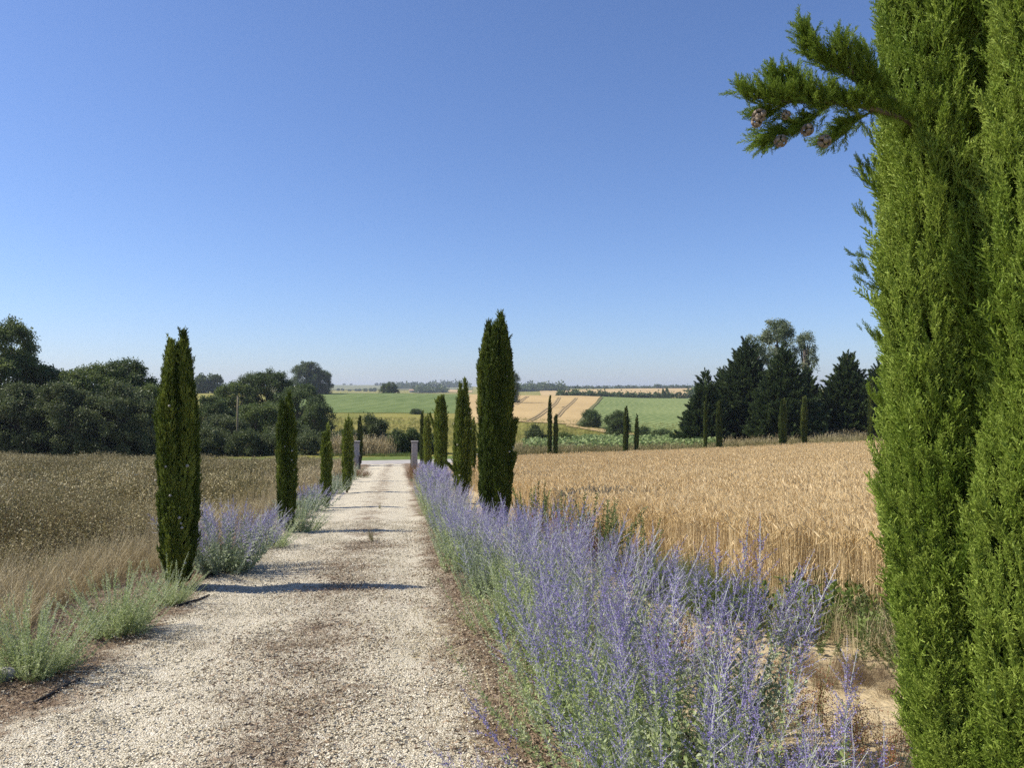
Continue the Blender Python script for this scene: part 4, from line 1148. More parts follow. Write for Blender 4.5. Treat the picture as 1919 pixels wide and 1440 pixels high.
# ------------------------------------------------------------------ Russian sage
def sage_stem(rng, lod, flower=1.0, leafy=1.0, f0=0.42):
    """one stem 1 m long: returns three shapes (stem, leaves, flowers)"""
    st, lf, fl = Geo(), Geo(), Geo()
    b = rng.normal(0, 0.10, 2)
    def ax(t): return np.array([b[0] * math.sin(t * 2.2), b[1] * math.sin(t * 2.0), t])
    rs = (0.0026, 0.0045, 0.009)[lod]
    k = (7, 4, 3)[lod]
    st.tube([ax(i / k) for i in range(k + 1)], [rs * (1 - 0.65 * i / k) for i in range(k + 1)], 3, cap=False)
    n = int((30, 16, 8)[lod] * leafy)
    ls, lw = (0.042, 0.060, 0.10)[lod], (0.014, 0.024, 0.042)[lod]
    t1 = f0 + 0.14 if flower > 0 else 0.97
    for i in range(n):
        t = 0.06 + (t1 - 0.06) * i / n
        az = i * 1.57 + rng.normal(0, 0.4)
        for q in (0, math.pi):
            el = rng.uniform(0.25, 0.95)
            d = np.array([math.cos(az + q) * math.cos(el), math.sin(az + q) * math.cos(el), math.sin(el)])
            sz = ls * (1.15 - 0.55 * t) * rng.uniform(0.7, 1.3)
            p = ax(t)
            lf.leaf(p, d, sz, lw * sz / ls, rng, mid=0.55)
            if lod == 0 and rng.uniform() < 0.7:
                lf.leaf(p, d + rng.normal(0, 0.5, 3), sz * 0.6, lw * 0.6, rng, mid=0.55)
    # leafy side shoots low down
    for i in range((5, 3, 1)[lod]):
        t = rng.uniform(0.10, 0.40); az = rng.uniform(0, 6.28)
        d = np.array([math.cos(az) * 0.6, math.sin(az) * 0.6, 0.8]); p = ax(t); ln = rng.uniform(0.1, 0.2)
        for j in range((9, 5, 3)[lod]):
            lf.leaf(p + d * ln * j / 8, d + rng.normal(0, 0.7, 3), ls * 0.8, lw * 0.9, rng, mid=0.55)
    if flower > 0:
        fs = (0.0078, 0.014, 0.030)[lod]
        def spike(p, d, ln, step, k0):
            nn = max(2, int(ln / step))
            sd = np.cross(d, (0.3, 0.5, 0.8)); sd /= np.linalg.norm(sd)
            st.blade([p, p + d * ln], [rs * 0.9, rs * 0.4], sd)
            for j in range(nn):
                c = p + d * ln * (0.12 + 0.88 * j / nn) 
                tap = 1.0 - 0.45 * j / nn
                for _ in range(k0):
                    if rng.uniform() > flower: continue
                    u = rng.normal(size=3); u /= np.linalg.norm(u)
                    fl.leaf(c + u * fs * 0.3, u + d * 0.4, fs * tap * rng.uniform(0.8, 1.3), fs * 0.8 * tap, rng, mid=0.6)
        step = (0.0125, 0.022, 0.045)[lod]
        nb = (9, 7, 5)[lod]
        for i in range(nb):
            t = f0 + (0.93 - f0) * i / nb
            az = i * 1.57 + rng.normal(0, 0.25)
            for q in (0, math.pi):
                el = rng.uniform(0.75, 1.0)
                d = np.array([math.cos(az + q) * math.cos(el), math.sin(az + q) * math.cos(el), math.sin(el)])
                spike(ax(t), d, rng.uniform(0.08, 0.165) * (1.15 - 0.6 * i / nb), step, 4 if lod == 0 else 3)
        top = ax(1.0) - ax(0.72); top /= np.linalg.norm(top)
        spike(ax(0.72), top, 0.30, step, 5 if lod == 0 else 4)
    return st, lf, fl

_r = np.random.default_rng(17)
SAGE = {(lod, fl): [sage_stem(_r, lod, f, lf, f0) for _ in range(5 if lod == 0 else 4)]
        for lod in (0, 1, 2) for fl, f, lf, f0 in (('full', 0.80, 1.15, 0.56), ('thin', 0.50, 1.3, 0.62), ('leaf', 0.0, 1.5, 1.0))}

def sage(loc, h, spread, n, lod, fl, seed, label, group, leafmat='sage_leaf', extra=(), tilt0=0.0, tilt1=0.75, bias=(0, 0), skirt=0, skirt_dir=math.pi, tone=0.0, dome=0.0):
    """a clump: stems fan out of a woody foot; extra: (dx, dy, dz direction, length) single stems that lie out to one side"""
    rng = np.random.default_rng(seed)
    root = empty('russian_sage', loc, label, 'sage', group)
    a = rng.uniform(0, 6.28, n); q = np.sqrt(rng.uniform(0, 1, n))
    tl = tilt0 + (tilt1 - tilt0) * q
    D = np.stack([np.cos(a) * np.sin(tl) + bias[0], np.sin(a) * np.sin(tl) + bias[1], np.cos(tl)], 1)
    P = np.stack([np.cos(a) * q * spread * 0.45, np.sin(a) * q * spread * 0.45, np.full(n, -0.02)], 1)
    S = h * rng.uniform(0.72, 1.06, n) * (1 + 0.10 * q) * (1 - dome * q)
    if len(extra):
        e = np.array(extra, float)
        P = np.concatenate([P, np.zeros((len(e), 3))]); D = np.concatenate([D, e[:, :3]]); S = np.concatenate([S, e[:, 3]])
    m = len(P)
    protos = SAGE[(lod, fl)]
    idx = rng.integers(0, len(protos), m)
    if skirt:
        a = skirt_dir + rng.normal(0, 1.1, skirt); tl = rng.uniform(0.12, 0.6, skirt)
        P = np.concatenate([P, np.stack([np.cos(a) * spread * rng.uniform(0.15, 0.75, skirt), np.sin(a) * spread * rng.uniform(0.15, 0.75, skirt), np.zeros(skirt)], 1)])
        D = np.concatenate([D, np.stack([np.cos(a) * np.sin(tl), np.sin(a) * np.sin(tl), np.cos(tl)], 1)])
        S = np.concatenate([S, h * rng.uniform(0.50, 0.82, skirt)])
        idx = np.concatenate([idx, len(protos) + rng.integers(0, 4, skirt)])
        protos = protos + SAGE[(lod, 'leaf')][:4]
    m = len(P)
    rot = aim(D, rng.uniform(0, 6.28, m))
    scatter('stems', [p[0] for p in protos], P, rot, S, idx, [M['sage_stem']], root)
    scatter('leaves', [p[1] for p in protos], P, rot, S, idx, [M[leafmat]], root)
    if fl != 'leaf': scatter('flowers', [p[2] for p in protos], P, rot, S, idx, [M['sage_flower']], root, tone=np.full(m, tone) + rng.normal(0, 0.06, m))
    g = Geo()
    for i in range(9):
        w = rng.uniform(0, 6.28); rr = rng.uniform(0.02, 0.10)
        g.tube([(rr * math.cos(w) * 0.4, rr * math.sin(w) * 0.4, -0.03), (rr * math.cos(w) * 1.5, rr * math.sin(w) * 1.5, 0.13 * h)], [0.009, 0.005], 4)
    g.build('woody_foot', M['bark'], root)
    return root

GSL, GSR = 'sage clumps along the left edge of the drive', 'sage clumps along the right edge of the drive'
# left row: (base pixel, top py, spread, stems, kind)
left = [(62, 1282, 1122, 0.36, 110, 0, 'leaf', 'nearest leafy grey-green sage clump at the left frame edge, without flowers'),
        (222, 1200, 1064, 0.34, 100, 0, 'leaf', 'leafy sage clump before the first left cypress, second from the viewer'),
        (318, 1142, 1046, 0.22, 50, 0, 'leaf', 'small wispy sage clump at the foot of the first left cypress'),
        (425, 1078, 948, 0.6, 120, 1, 'thin', 'the only purple-flowered sage clump in the left row'),
        (505, 1032, 962, 0.5, 70, 1, 'leaf', 'flowerless sage clump right behind the purple one of the left row'),
        (566, 1000, 938, 0.5, 60, 1, 'leaf', 'sage clump at the foot of the second left cypress')]
for i, (px, py, top, sp, n, lod, fl, lab) in enumerate(left):
    x, y = ground_xy(px, py); z = float(DZ(x, y)) - 0.02
    dp = to_cam(x, y)[1]
    h = height_at(top, dp) - z
    sage((x, y, z), h * (1.22 if fl == 'leaf' else 1.12), sp, n, lod, fl, 500 + i, lab, GSL, 'sage_leaf_green' if fl == 'leaf' else 'sage_leaf', tilt1=0.78 if fl == 'leaf' else 0.72, bias=(0.10, -0.03), dome=0.28 if fl == 'leaf' else 0.06)
for i, y in enumerate((17.6, 19.4, 21.4, 23.6, 26.2, 29.0, 32.5, 36.5, 41.0)):
    x = -2.25 + 0.15 * math.sin(i * 2.1); z = float(DZ(x, y)) - 0.02
    sage((x, y, z), 0.62 + 0.12 * math.sin(i * 1.7), 0.5, 42, 2, 'thin' if i in (1,) else 'leaf', 520 + i, 'pale sage clump beyond the second left cypress, %s of them from the viewer' % ORD[i], GSL, tilt1=0.8)
# right row
ry = [(0.62, 2.55, 0.50, 18, 0), (0.95, 2.30, 0.74, 26, 0), (1.60, 2.45, 0.78, 24, 0), (1.22, 3.05, 1.02, 40, 0), (1.66, 3.75, 1.08, 22, 0), (1.12, 4.05, 0.95, 42, 0), (1.30, 5.10, 1.08, 46, 0), (1.82, 5.6, 0.95, 20, 0),
      (1.16, 6.4, 0.90, 44, 0), (1.52, 7.2, 1.06, 42, 0), (1.20, 8.1, 0.92, 46, 0), (1.76, 8.8, 1.04, 32, 1), (1.04, 9.7, 0.88, 48, 1), (1.04, 10.8, 0.74, 42, 1), (1.08, 11.9, 0.78, 44, 1), (1.08, 13.1, 0.72, 42, 1),
      (1.06, 14.4, 0.80, 46, 1), (1.12, 15.9, 0.84, 46, 1), (1.04, 17.6, 0.80, 46, 1), (1.12, 19.4, 0.86, 44, 1), (1.10, 21.3, 0.86, 42, 2), (1.22, 23.3, 0.95, 42, 2), (1.20, 25.6, 0.92, 38, 2), (1.30, 28.0, 0.96, 38, 2),
      (1.5, 30.6, 0.94, 38, 2), (1.5, 33.4, 0.96, 38, 2), (1.5, 36.4, 0.9, 34, 2)]
for i, (x, y, h, n, lod) in enumerate(ry):
    z = float(H(x, y)) + 0.02
    ex = ()
    if i == 2: ex = ((0.75, -0.1, 0.55, 0.95), (0.65, 0.2, 0.62, 0.95), (0.85, 0.0, 0.45, 0.85), (0.5, -0.2, 0.75, 0.9), (0.7, 0.1, 0.6, 0.8))
    if i in (0, 1): ex = ((-0.75, 0.1, 0.65, 0.85), (-0.6, 0.25, 0.6, 0.8), (-0.8, 0.3, 0.5, 0.75), (-0.5, 0.1, 0.8, 0.9), (-0.7, 0.4, 0.45, 0.7))
    if i == 4: ex = ((0.1, 0, 1.0, 1.28), (0.16, 0.1, 1.0, 1.3), (0.02, 0.0, 1.0, 1.25))
    lab = 'purple-flowered sage clump of the right row, %s from the viewer' % ORD[i]
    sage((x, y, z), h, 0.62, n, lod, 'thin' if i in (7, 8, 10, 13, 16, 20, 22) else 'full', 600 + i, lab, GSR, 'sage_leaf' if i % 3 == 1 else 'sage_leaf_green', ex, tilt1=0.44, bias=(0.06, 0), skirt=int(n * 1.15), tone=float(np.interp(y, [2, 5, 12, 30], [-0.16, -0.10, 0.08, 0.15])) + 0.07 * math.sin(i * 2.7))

# ------------------------------------------------------------------ wheat
def wheat_tuft(rng, n, half, sw, ear_w, awn):
    g = Geo()
    for _ in range(n):
        x, y = rng.uniform(-half, half, 2)
        h = rng.uniform(0.62, 0.80)
        ln = rng.normal(0, 0.045, 2)
        a = rng.uniform(0, 3.14); sd = (math.cos(a), math.sin(a), 0)
        p1 = np.array([x + ln[0] * 0.5, y + ln[1] * 0.5, h * 0.55]); p2 = np.array([x + ln[0], y + ln[1], h])
        g.blade([(x, y, 0), p1, p2], [sw, sw, sw * 0.8], sd, 0)
        nod = rng.uniform(0.05, 0.9); az = rng.uniform(0, 6.28)
        d = np.array([math.cos(az) * nod, math.sin(az) * nod, 1.0 - 0.45 * nod]); d /= np.linalg.norm(d)
        el = rng.uniform(0.075, 0.105)
        for s2 in (0, 1):
            sd2 = np.cross(d, (math.cos(a + s2 * 1.57), math.sin(a + s2 * 1.57), 0.1)); sd2 /= np.linalg.norm(sd2)
            g.blade([p2, p2 + d * el * 0.35, p2 + d * el * 0.75, p2 + d * el], [ear_w * 0.6, ear_w, ear_w * 0.85, 0], sd2, 1)
        for k in range(awn):
            da = d + rng.normal(0, 0.22, 3); da /= np.linalg.norm(da)
            sda = np.cross(da, (0.2, 0.9, 0.3)); q = p2 + d * el * rng.uniform(0.3, 0.9)
            g.blade([q, q + da * 0.075], [0.0022 if awn > 2 else 0.004, 0], sda / np.linalg.norm(sda), 1)
        if rng.uniform() < 0.5:
            az = rng.uniform(0, 6.28); z = h * rng.uniform(0.3, 0.7)
            q = np.array([x, y, z]); o1 = np.array([math.cos(az) * 0.06, math.sin(az) * 0.06, 0.05]); o2 = np.array([math.cos(az) * 0.14, math.sin(az) * 0.14, -0.03])
            g.blade([q, q + o1, q + o2], [0.008, 0.007, 0], (-math.sin(az), math.cos(az), 0), 0)
    return g
_r = np.random.default_rng(23)
WH_NEAR = [wheat_tuft(_r, 26, 0.13, 0.0042, 0.012, 3) for _ in range(5)]
WH_MID = [wheat_tuft(_r, 22, 0.20, 0.008, 0.019, 2) for _ in range(4)]
WH_FAR = [wheat_tuft(_r, 18, 0.34, 0.014, 0.030, 1) for _ in range(3)]

def jitter_grid(x0, x1, y0, y1, step, rng):
    X, Y = np.meshgrid(np.arange(x0, x1, step), np.arange(y0, y1, step))
    X = X.ravel() + rng.uniform(-0.5, 0.5, X.size) * step; Y = Y.ravel() + rng.uniform(-0.5, 0.5, Y.size) * step
    return X, Y
def in_view(X, Y, px0, px1):
    xc, dp = to_cam(X, Y)
    px = CX + FPX * xc / np.maximum(dp, 0.3)
    return (dp > 0.5) & (px > px0) & (px < px1), dp

rng = np.random.default_rng(29)
pts, idx, scl = [], [], []
for (d0, d1, step, base, cnt) in ((0, 13, 0.165, 0, 5), (13, 26, 0.24, 5, 4), (26, 70, 0.40, 9, 3)):
    X, Y = jitter_grid(2.6, 62, 1.5, 57.2, step, rng)
    ok, dp = in_view(X, Y, 860, 2350)
    ok &= (dp >= d0) & (dp < d1) & (X > edge_x(Y) + 0.12 * np.sin(Y * 2.3) + rng.normal(0, 0.06, len(X)))
    # two faint wheel tracks and lodged spots where the crop is shorter
    X, Y = X[ok], Y[ok]
    pts.append(np.stack([X, Y, H(X, Y)], 1)); n = len(X)
    idx.append(base + rng.integers(0, cnt, n))
    s = np.ones((n, 3)); s[:, 2] = rng.uniform(0.92, 1.08, n) * (1 + 0.05 * np.sin(X * 0.35) * np.sin(Y * 0.27 + 1))
    tr = (np.abs(Y - 51.0 - 0.03 * X) < 0.45) & (X > 22) | (np.abs(Y - 47.5 - 0.05 * X) < 0.35) & (X > 12) & (X < 19)
    s[tr, 2] *= 0.62
    scl.append(s)
pts, idx, scl = np.concatenate(pts), np.concatenate(idx), np.concatenate(scl)
w = scatter('wheat_crop', WH_NEAR + WH_MID + WH_FAR, pts, zrot(len(pts), rng, 0.05), scl, idx, [M['straw'], M['ear']])
tag(w, 'ripe golden wheat crop filling the field right of the drive', 'wheat')

# ------------------------------------------------------------------ weedy field on the left
def forb(rng, n, half, h, w, pods, psz):
    """brown stems hung with small pods and leaves"""
    g = Geo()
    for _ in range(n):
        x, y = rng.uniform(-half, half, 2); hh = h * rng.uniform(0.6, 1.1); ln = rng.normal(0, 0.10, 2)
        a = rng.uniform(0, 3.14)
        tip = np.array([x + ln[0], y + ln[1], hh])
        g.blade([(x, y, 0), (x + ln[0] * .4, y + ln[1] * .4, hh * .5), tip], [w, w, w * .5], (math.cos(a), math.sin(a), 0), 1)
        for k in range(pods):
            t = rng.uniform(0.35, 1.0) 
            p = np.array([x, y, 0]) + (tip - np.array([x, y, 0])) * t + rng.normal(0, 0.05, 3)
            d = rng.normal(size=3); d[2] = abs(d[2]) * 0.8
            g.leaf(p, d, psz * rng.uniform(0.6, 1.4), psz * 0.5, rng, 0)
    return g
def grass_tuft(rng, n, half, h, w, lean=0.35, seed_head=0.0, hs=0.02):
    g = Geo()
    for _ in range(n):
        x, y = rng.normal(0, half, 2); hh = h * rng.uniform(0.45, 1.1); az = rng.uniform(0, 6.28); ln = abs(rng.normal(0, lean)) * hh
        o = np.array([math.cos(az), math.sin(az), 0]); sd = np.array([-math.sin(az), math.cos(az), 0])
        p0 = np.array([x, y, 0]); p1 = p0 + o * ln * 0.3 + np.array([0, 0, hh * 0.6]); p2 = p0 + o * ln + np.array([0, 0, hh])
        g.blade([p0, p1, p2], [w, w * .9, 0], sd, 0)
        if rng.uniform() < seed_head:
            for k in range(4):
                g.leaf(p2 - (p2 - p1) * 0.12 * k, rng.normal(0, 0.4, 3) + (p2 - p1), hs * 1.6, hs, rng, 0)
    return g
_r = np.random.default_rng(31)
FORB_N = [forb(_r, 13, 0.16, 0.78, 0.006, 30, 0.034) for _ in range(4)]
FORB_F = [forb(_r, 12, 0.32, 0.78, 0.012, 26, 0.060) for _ in range(4)]
GR_N = [grass_tuft(_r, 46, 0.09, 0.55, 0.0045, 0.5, 0.35, 0.010) for _ in range(4)]
GR_F = [grass_tuft(_r, 26, 0.20, 0.75, 0.016, 0.35, 0.4, 0.035) for _ in range(3)]

rng = np.random.default_rng(37)
def left_edge(y): return -3.15 - 0.25 * np.sin(y * 0.9)
pts, idx, scl = [], [], []
for (d0, d1, step, base, cnt) in ((0, 17, 0.25, 0, 4), (17, 75, 0.50, 4, 4)):
    X, Y = jitter_grid(-62, -3.0, 2.0, 60.2, step, rng)
    ok, dp = in_view(X, Y, -480, 700)
    ok &= (dp >= d0) & (dp < d1) & (X < left_edge(Y) - 0.9 + rng.normal(0, 0.25, len(X)))
    X, Y = X[ok], Y[ok]; n = len(X)
    pts.append(np.stack([X, Y, H(X, Y)], 1)); idx.append(base + rng.integers(0, cnt, n))
    edge = np.clip((left_edge(Y) - X) / 2.5, 0.35, 1)
    k = (0.84 + 0.30 * np.sin(X * 0.9 + np.sin(Y * 0.7)) * np.sin(Y * 0.6) + rng.normal(0, 0.17, n)) * edge
    scl.append(np.stack([np.ones(n), np.ones(n), np.clip(k, 0.2, 1.3)], 1))
pts, idx, scl = np.concatenate(pts), np.concatenate(idx), np.concatenate(scl)
o = scatter('field_weeds', FORB_N + FORB_F, pts, zrot(len(pts), rng, 0.08), scl, idx, [M['pod'], M['dry_brown']], tone=0.16 * np.sin(pts[:, 0] * 0.8 + 2 * np.sin(pts[:, 1] * 0.31)) * np.sin(pts[:, 1] * 0.55 + 1.3 * np.sin(pts[:, 0] * 0.4)) + 0.05 + rng.normal(0, 0.10, len(pts)))
tag(o, 'brown and olive weeds covering the unmown field left of the drive', 'weeds')

def strew(name, protos, X, Y, s0, s1, mats, rng, tilt=0.1, z=None, label=None, cat=None):
    n = len(X)
    Z = H(X, Y) if z is None else z
    o = scatter(name, protos, np.stack([X, Y, Z], 1), zrot(n, rng, tilt), rng.uniform(s0, s1, n), rng.integers(0, len(protos), n), mats)
    return tag(o, label, cat)

# golden grass between the weeds and the bed
n = 1100
Y = 3.0 + 30 * rng.uniform(0, 1, n) ** 1.7
X = left_edge(Y) - np.abs(rng.normal(0, 0.62, n)) - 0.08
strew('dry_grass', GR_N, X, Y, 0.45, 1.05, [M['dry']], rng, 0.15, None, 'golden dry grass along the edge of the weedy field', 'grass')
n = 700
Y = rng.uniform(26, 58, n); X = left_edge(Y) - np.abs(rng.normal(0, 0.9, n))
strew('dry_grass', GR_F, X, Y, 0.6, 1.1, [M['dry']], rng, 0.1, None, 'tall dry grass by the left gate pillar', 'grass')
# scattered tall dry stalks standing out of the weeds
n = 1500
Y = rng.uniform(19, 59, n); X = -3.8 - rng.uniform(0, 1, n) ** 1.3 * 45
ok, _d = in_view(X, Y, -300, 680); X, Y = X[ok], Y[ok]
strew('dry_grass', GR_F, X, Y, 0.9, 1.25, [M['pod']], rng, 0.1, None, 'taller olive grass standing out of the weedy field', 'grass')

# verge grass across the road and behind the wheat
def band(px0, px1, d0, d1, n):
    px = rng.uniform(px0, px1, n); dp = rng.uniform(d0, d1, n)
    return to_world((px - CX) / FPX * dp, dp)
X, Y = band(625, 735, 67.6, 69.5, 170)
strew('dry_grass', GR_F, X, Y, 1.2, 2.6, [M['dry']], rng, 0.06, None, 'tall pale dry grass in front of the round bush across the road', 'grass')
X, Y = band(240, 640, 62.0, 66.0, 900)
ok = Y > 65.5; ok = Y < 60.3
X, Y = X[ok], Y[ok]
strew('dry_grass', GR_F, X, Y, 1.2, 2.2, [M['dry']], rng, 0.06, None, 'dry grass fringe at the far edge of the weedy field', 'grass')
X, Y = band(1330, 1640, 71, 77, 260)
ok = (X < 34) | (X > 35)
strew('dry_grass', GR_F, X, Y, 0.6, 1.6, [M['dry']], rng, 0.06, None, 'tall tan grass at the feet of the conifers', 'grass')
X, Y = band(960, 1130, 68, 80, 500)
strew('dry_grass', GR_F, X, Y, 0.6, 1.4, [M['dry']], rng, 0.06, None, 'pale grass around the first cypress pair', 'grass')
X, Y = band(960, 1700, 64, 70, 1800)
ok = (Y > ROAD1 + 0.3) | (Y < ROAD0 - 0.2)
strew('meadow_grass', GR_F, X[ok], Y[ok], 0.8, 1.5, [M['pod']], rng, 0.06, None, 'olive grass verge between the wheat and the road', 'grass')
X, Y = band(600, 800, 66.4, 68.5, 500)
strew('verge_grass', GR_F, X[Y > ROAD1 + 0.2], Y[Y > ROAD1 + 0.2], 0.25, 0.5, [M['weed']], rng, 0.06, None, 'short green grass on the far side of the road', 'grass')
X, Y = band(600, 1320, 80, 190, 5200)
strew('meadow_grass', GR_F, X, Y, 0.4, 0.9, [M['meadow_blade']], rng, 0.06, None, 'yellow-green meadow grass in the hollow', 'grass')

# pale green crop strip across the road
def crop_plant(rng):
    g = Geo()
    for k in range(16):
        az = k * 2.4; z = 0.25 + 0.75 * k / 16
        d = np.array([math.cos(az), math.sin(az), 0.15])
        g.leaf((0, 0, z), d + rng.normal(0, 0.15, 3), 0.30, 0.24, rng)
    g.blade([(0, 0, 0), (0, 0, 1.05)], [0.04, 0.03], (1, 0, 0))
    g.leaf((0, 0, 1.05), (0.5, -0.6, 0.2), 0.28, 0.26, rng)
    return g
CROP = [crop_plant(_r) for _ in range(4)]
X, Y = [], []
px = rng.uniform(985, 1345, 2600); dp = rng.uniform(68, 104, 2600)
X, Y = to_world((px - CX) / FPX * dp, dp)
ok = (Y > ROAD1 + 3.8) & (dp < np.interp(px, [985, 1130, 1345], [84, 104, 104]))
X, Y = np.round(X[ok] / 0.75) * 0.75 + rng.normal(0, 0.08, ok.sum()), Y[ok]
strew('sunflower_crop', CROP, X, Y, 0.75, 1.15, [M['crop']], rng, 0.08, None, 'pale green leafy crop strip beyond the small cypresses', 'crop')

# ------------------------------------------------------------------ weeds between the sage and the wheat
def weed_stalk(rng, h, leaves, sz, lean=0.15):
    g = Geo()
    tip = np.array([rng.normal(0, lean) * h, rng.normal(0, lean) * h, h])
    g.tube([(0, 0, 0), tip * 0.5 + np.array([0, 0, 0.02]), tip], [0.006, 0.005, 0.002], 4, 1, False)
    for i in range(leaves):
        t = 0.06 + 0.92 * i / leaves
        az = i * 2.4; el = rng.uniform(0.1, 0.9)
        d = np.array([math.cos(az) * math.cos(el), math.sin(az) * math.cos(el), math.sin(el)])
        g.leaf(tip * t, d, sz * (1.2 - 0.7 * t) * rng.uniform(0.7, 1.2), sz * 0.30, rng, 0)
    return g
_r = np.random.default_rng(41)
STALK = [weed_stalk(_r, 1.0, 80, 0.075) for _ in range(4)]
BUSHY = [weed_stalk(_r, 1.0, 70, 0.14, 0.35) for _ in range(3)]
BROADL = [weed_stalk(_r, 1.0, 26, 0.42, 0.3) for _ in range(3)]
RUSTY = [forb(_r, 7, 0.08, 1.0, 0.008, 60, 0.030) for _ in range(3)]

def weed(px, py, h, spread, n, protos, mat, label, group, seed, name='weed_clump', tilt=0.25, pos=None):
    rng = np.random.default_rng(seed)
    x, y = pos or ground_xy(px, py)
    root = empty(name, (x, y, float(H(x, y)) + 0.02), label, 'weed', group)
    a = rng.uniform(0, 6.28, n); q = np.sqrt(rng.uniform(0, 1, n)) * spread
    P = np.stack([q * np.cos(a), q * np.sin(a), np.zeros(n)], 1)
    D = np.stack([np.cos(a) * tilt, np.sin(a) * tilt, np.ones(n)], 1) + rng.normal(0, 0.12, (n, 3))
    scatter('foliage', protos, P, aim(D, rng.uniform(0, 6.28, n)), h * rng.uniform(0.6, 1.1, n), rng.integers(0, len(protos), n), [M[mat], M['weed']], root)
    return root
GWD = 'weeds between the sage and the wheat'
weed(0, 0, 0.95, 0.22, 22, STALK, 'weed', 'tall bright green weed right of the tallest cypress', GWD, 701, pos=(2.62, 14.2))
weed(0, 0, 0.78, 0.30, 26, STALK, 'weed_dark', 'dull green weed left of the fleabane, at the wheat edge', GWD, 702, pos=(2.62, 12.3))
weed(0, 0, 0.92, 0.28, 36, STALK, 'weed_dark', 'tall dark weed with dry flower heads above the sage', GWD, 703, pos=(2.72, 9.9))
weed(0, 0, 0.72, 0.30, 34, STALK, 'weed_dark', 'dark weed clump in front of the tall one', GWD, 704, pos=(2.85, 9.0))
weed(0, 0, 0.85, 0.34, 70, GR_N, 'weed_dark', 'upright dark grassy clump at the wheat edge', GWD, 705, pos=(2.95, 7.7))
weed(0, 0, 0.80, 0.34, 60, GR_N, 'weed_dark', 'second upright grassy clump, nearer along the wheat edge', GWD, 706, pos=(3.10, 6.9))
for i, (x, y, h, sp, n, pr, mt, lab) in enumerate((
        (3.15, 6.0, 0.34, 0.42, 40, BUSHY, 'weed_dark', 'low leafy weed patch below the wheat stalks, left part'),
        (3.62, 6.3, 0.30, 0.40, 34, BROADL, 'weed', 'low broad-leaved weed patch below the wheat stalks'),
        (4.05, 6.0, 0.34, 0.42, 34, BROADL, 'weed', 'broad-leaved weed patch in the middle of the wheat edge'),
        (3.45, 5.35, 0.26, 0.40, 30, BUSHY, 'weed_dark', 'low weeds on the bare soil edge'),
        (4.05, 5.2, 0.30, 0.42, 60, BUSHY, 'weed', 'rounded bushy weed beside the big near cypress'),
        (3.75, 4.75, 0.24, 0.34, 46, BUSHY, 'weed_dark', 'small weed just left of the big near cypress'),
        (4.35, 5.9, 0.34, 0.42, 40, BUSHY, 'weed_dark', 'weed patch half hidden by the big near cypress'),
        (4.3, 6.8, 0.34, 0.4, 30, BROADL, 'weed', 'weed patch under the wheat at the far side'),
        (3.0, 4.9, 0.30, 0.30, 60, GR_N, 'dry_brown', 'matted dead brown grass clump on the bare soil'),
        (3.3, 4.6, 0.26, 0.28, 50, GR_N, 'dry_brown', 'second dead brown grass clump, right of the first'),
        (2.25, 3.9, 0.38, 0.20, 12, RUSTY, 'rust', 'rust-red dried weed behind the near sage spikes'),
        (2.45, 3.45, 0.34, 0.22, 14, RUSTY, 'rust', 'rust-red dried weed on the bare soil right of the sage'),
        (2.05, 2.85, 0.34, 0.2, 14, RUSTY, 'rust', 'dark red dried weed at the lower right beside the soil'),
        (2.15, 5.2, 0.45, 0.25, 14, RUSTY, 'rust', 'rust-red dried weed between the sage and the green weeds'),
        (2.3, 9.4, 0.75, 0.25, 14, RUSTY, 'rust', 'rust-red dried weed behind the sage, near the tall dark weed'),
        (2.35, 11.6, 0.75, 0.25, 14, RUSTY, 'rust', 'rust-red dried weed between the sage and the dull green weed'))):
    weed(0, 0, h, sp, n, pr, mt, lab, GWD, 720 + i, pos=(x, y), tilt=0.5 if pr is not RUSTY else 0.2)
for i, (px, py, h, lab) in enumerate(((785, 905, 0.62, 'rust-red dried weed at the right gate pillar'), (783, 893, 0.60, 'rust-red dried weed just before the right gate pillar'),
                                      (679, 897, 0.5, 'rust-red dried weed at the left gate pillar'), (628, 893, 0.8, 'rust-red dried stalks between the third and fourth left cypress'))):
    weed(px, py, h, 0.45, 34, RUSTY, 'rust', lab, 'rusty weeds near the gate', 750 + i)
weed(92, 1092, 0.30, 0.10, 22, BUSHY, 'weed', 'small green seedling shrub in the golden grass', 'weeds between field and bed', 760)
weed(700, 1022, 0.26, 0.03, 5, RUSTY, 'dry_brown', 'small dead weed standing in the middle of the drive', 'weeds on the drive', 761)
weed(712, 958, 0.22, 0.03, 4, RUSTY, 'dry_brown', 'second small dead weed farther along the drive', 'weeds on the drive', 762)

# ------------------------------------------------------------------ gravel, litter, small grass
def pebble_patch(rng, n, half, r0, r1):
    g = Geo()
    base = [(1, 0, 0), (-1, 0, 0), (0, 1, 0), (0, -1, 0), (0, 0, 1), (0, 0, -1)]
    fc = [(0, 2, 4), (2, 1, 4), (1, 3, 4), (3, 0, 4), (2, 0, 5), (1, 2, 5), (3, 1, 5), (0, 3, 5)]
    for _ in range(n):
        r = r0 + (r1 - r0) * rng.uniform() ** 3.2
        c = np.array([*rng.uniform(-half, half, 2), r * rng.uniform(0.0, 0.45)])
        R = np.linalg.qr(rng.normal(size=(3, 3)))[0]
        vs = [(R @ (np.array(v) * r * rng.uniform(0.6, 1.25))) * np.array([1.1, 1.1, 0.75]) + c for v in base]
        g.add(vs, fc)
    return g
_r = np.random.default_rng(43)
PEB = [pebble_patch(_r, 190, 0.22, 0.0030, 0.0120) for _ in range(5)]
rng = np.random.default_rng(47)
n = 2600
Y = 1.6 + 15 * rng.uniform(0, 1, n) ** 1.25; X = rng.uniform(-3.3, 1.35, n)
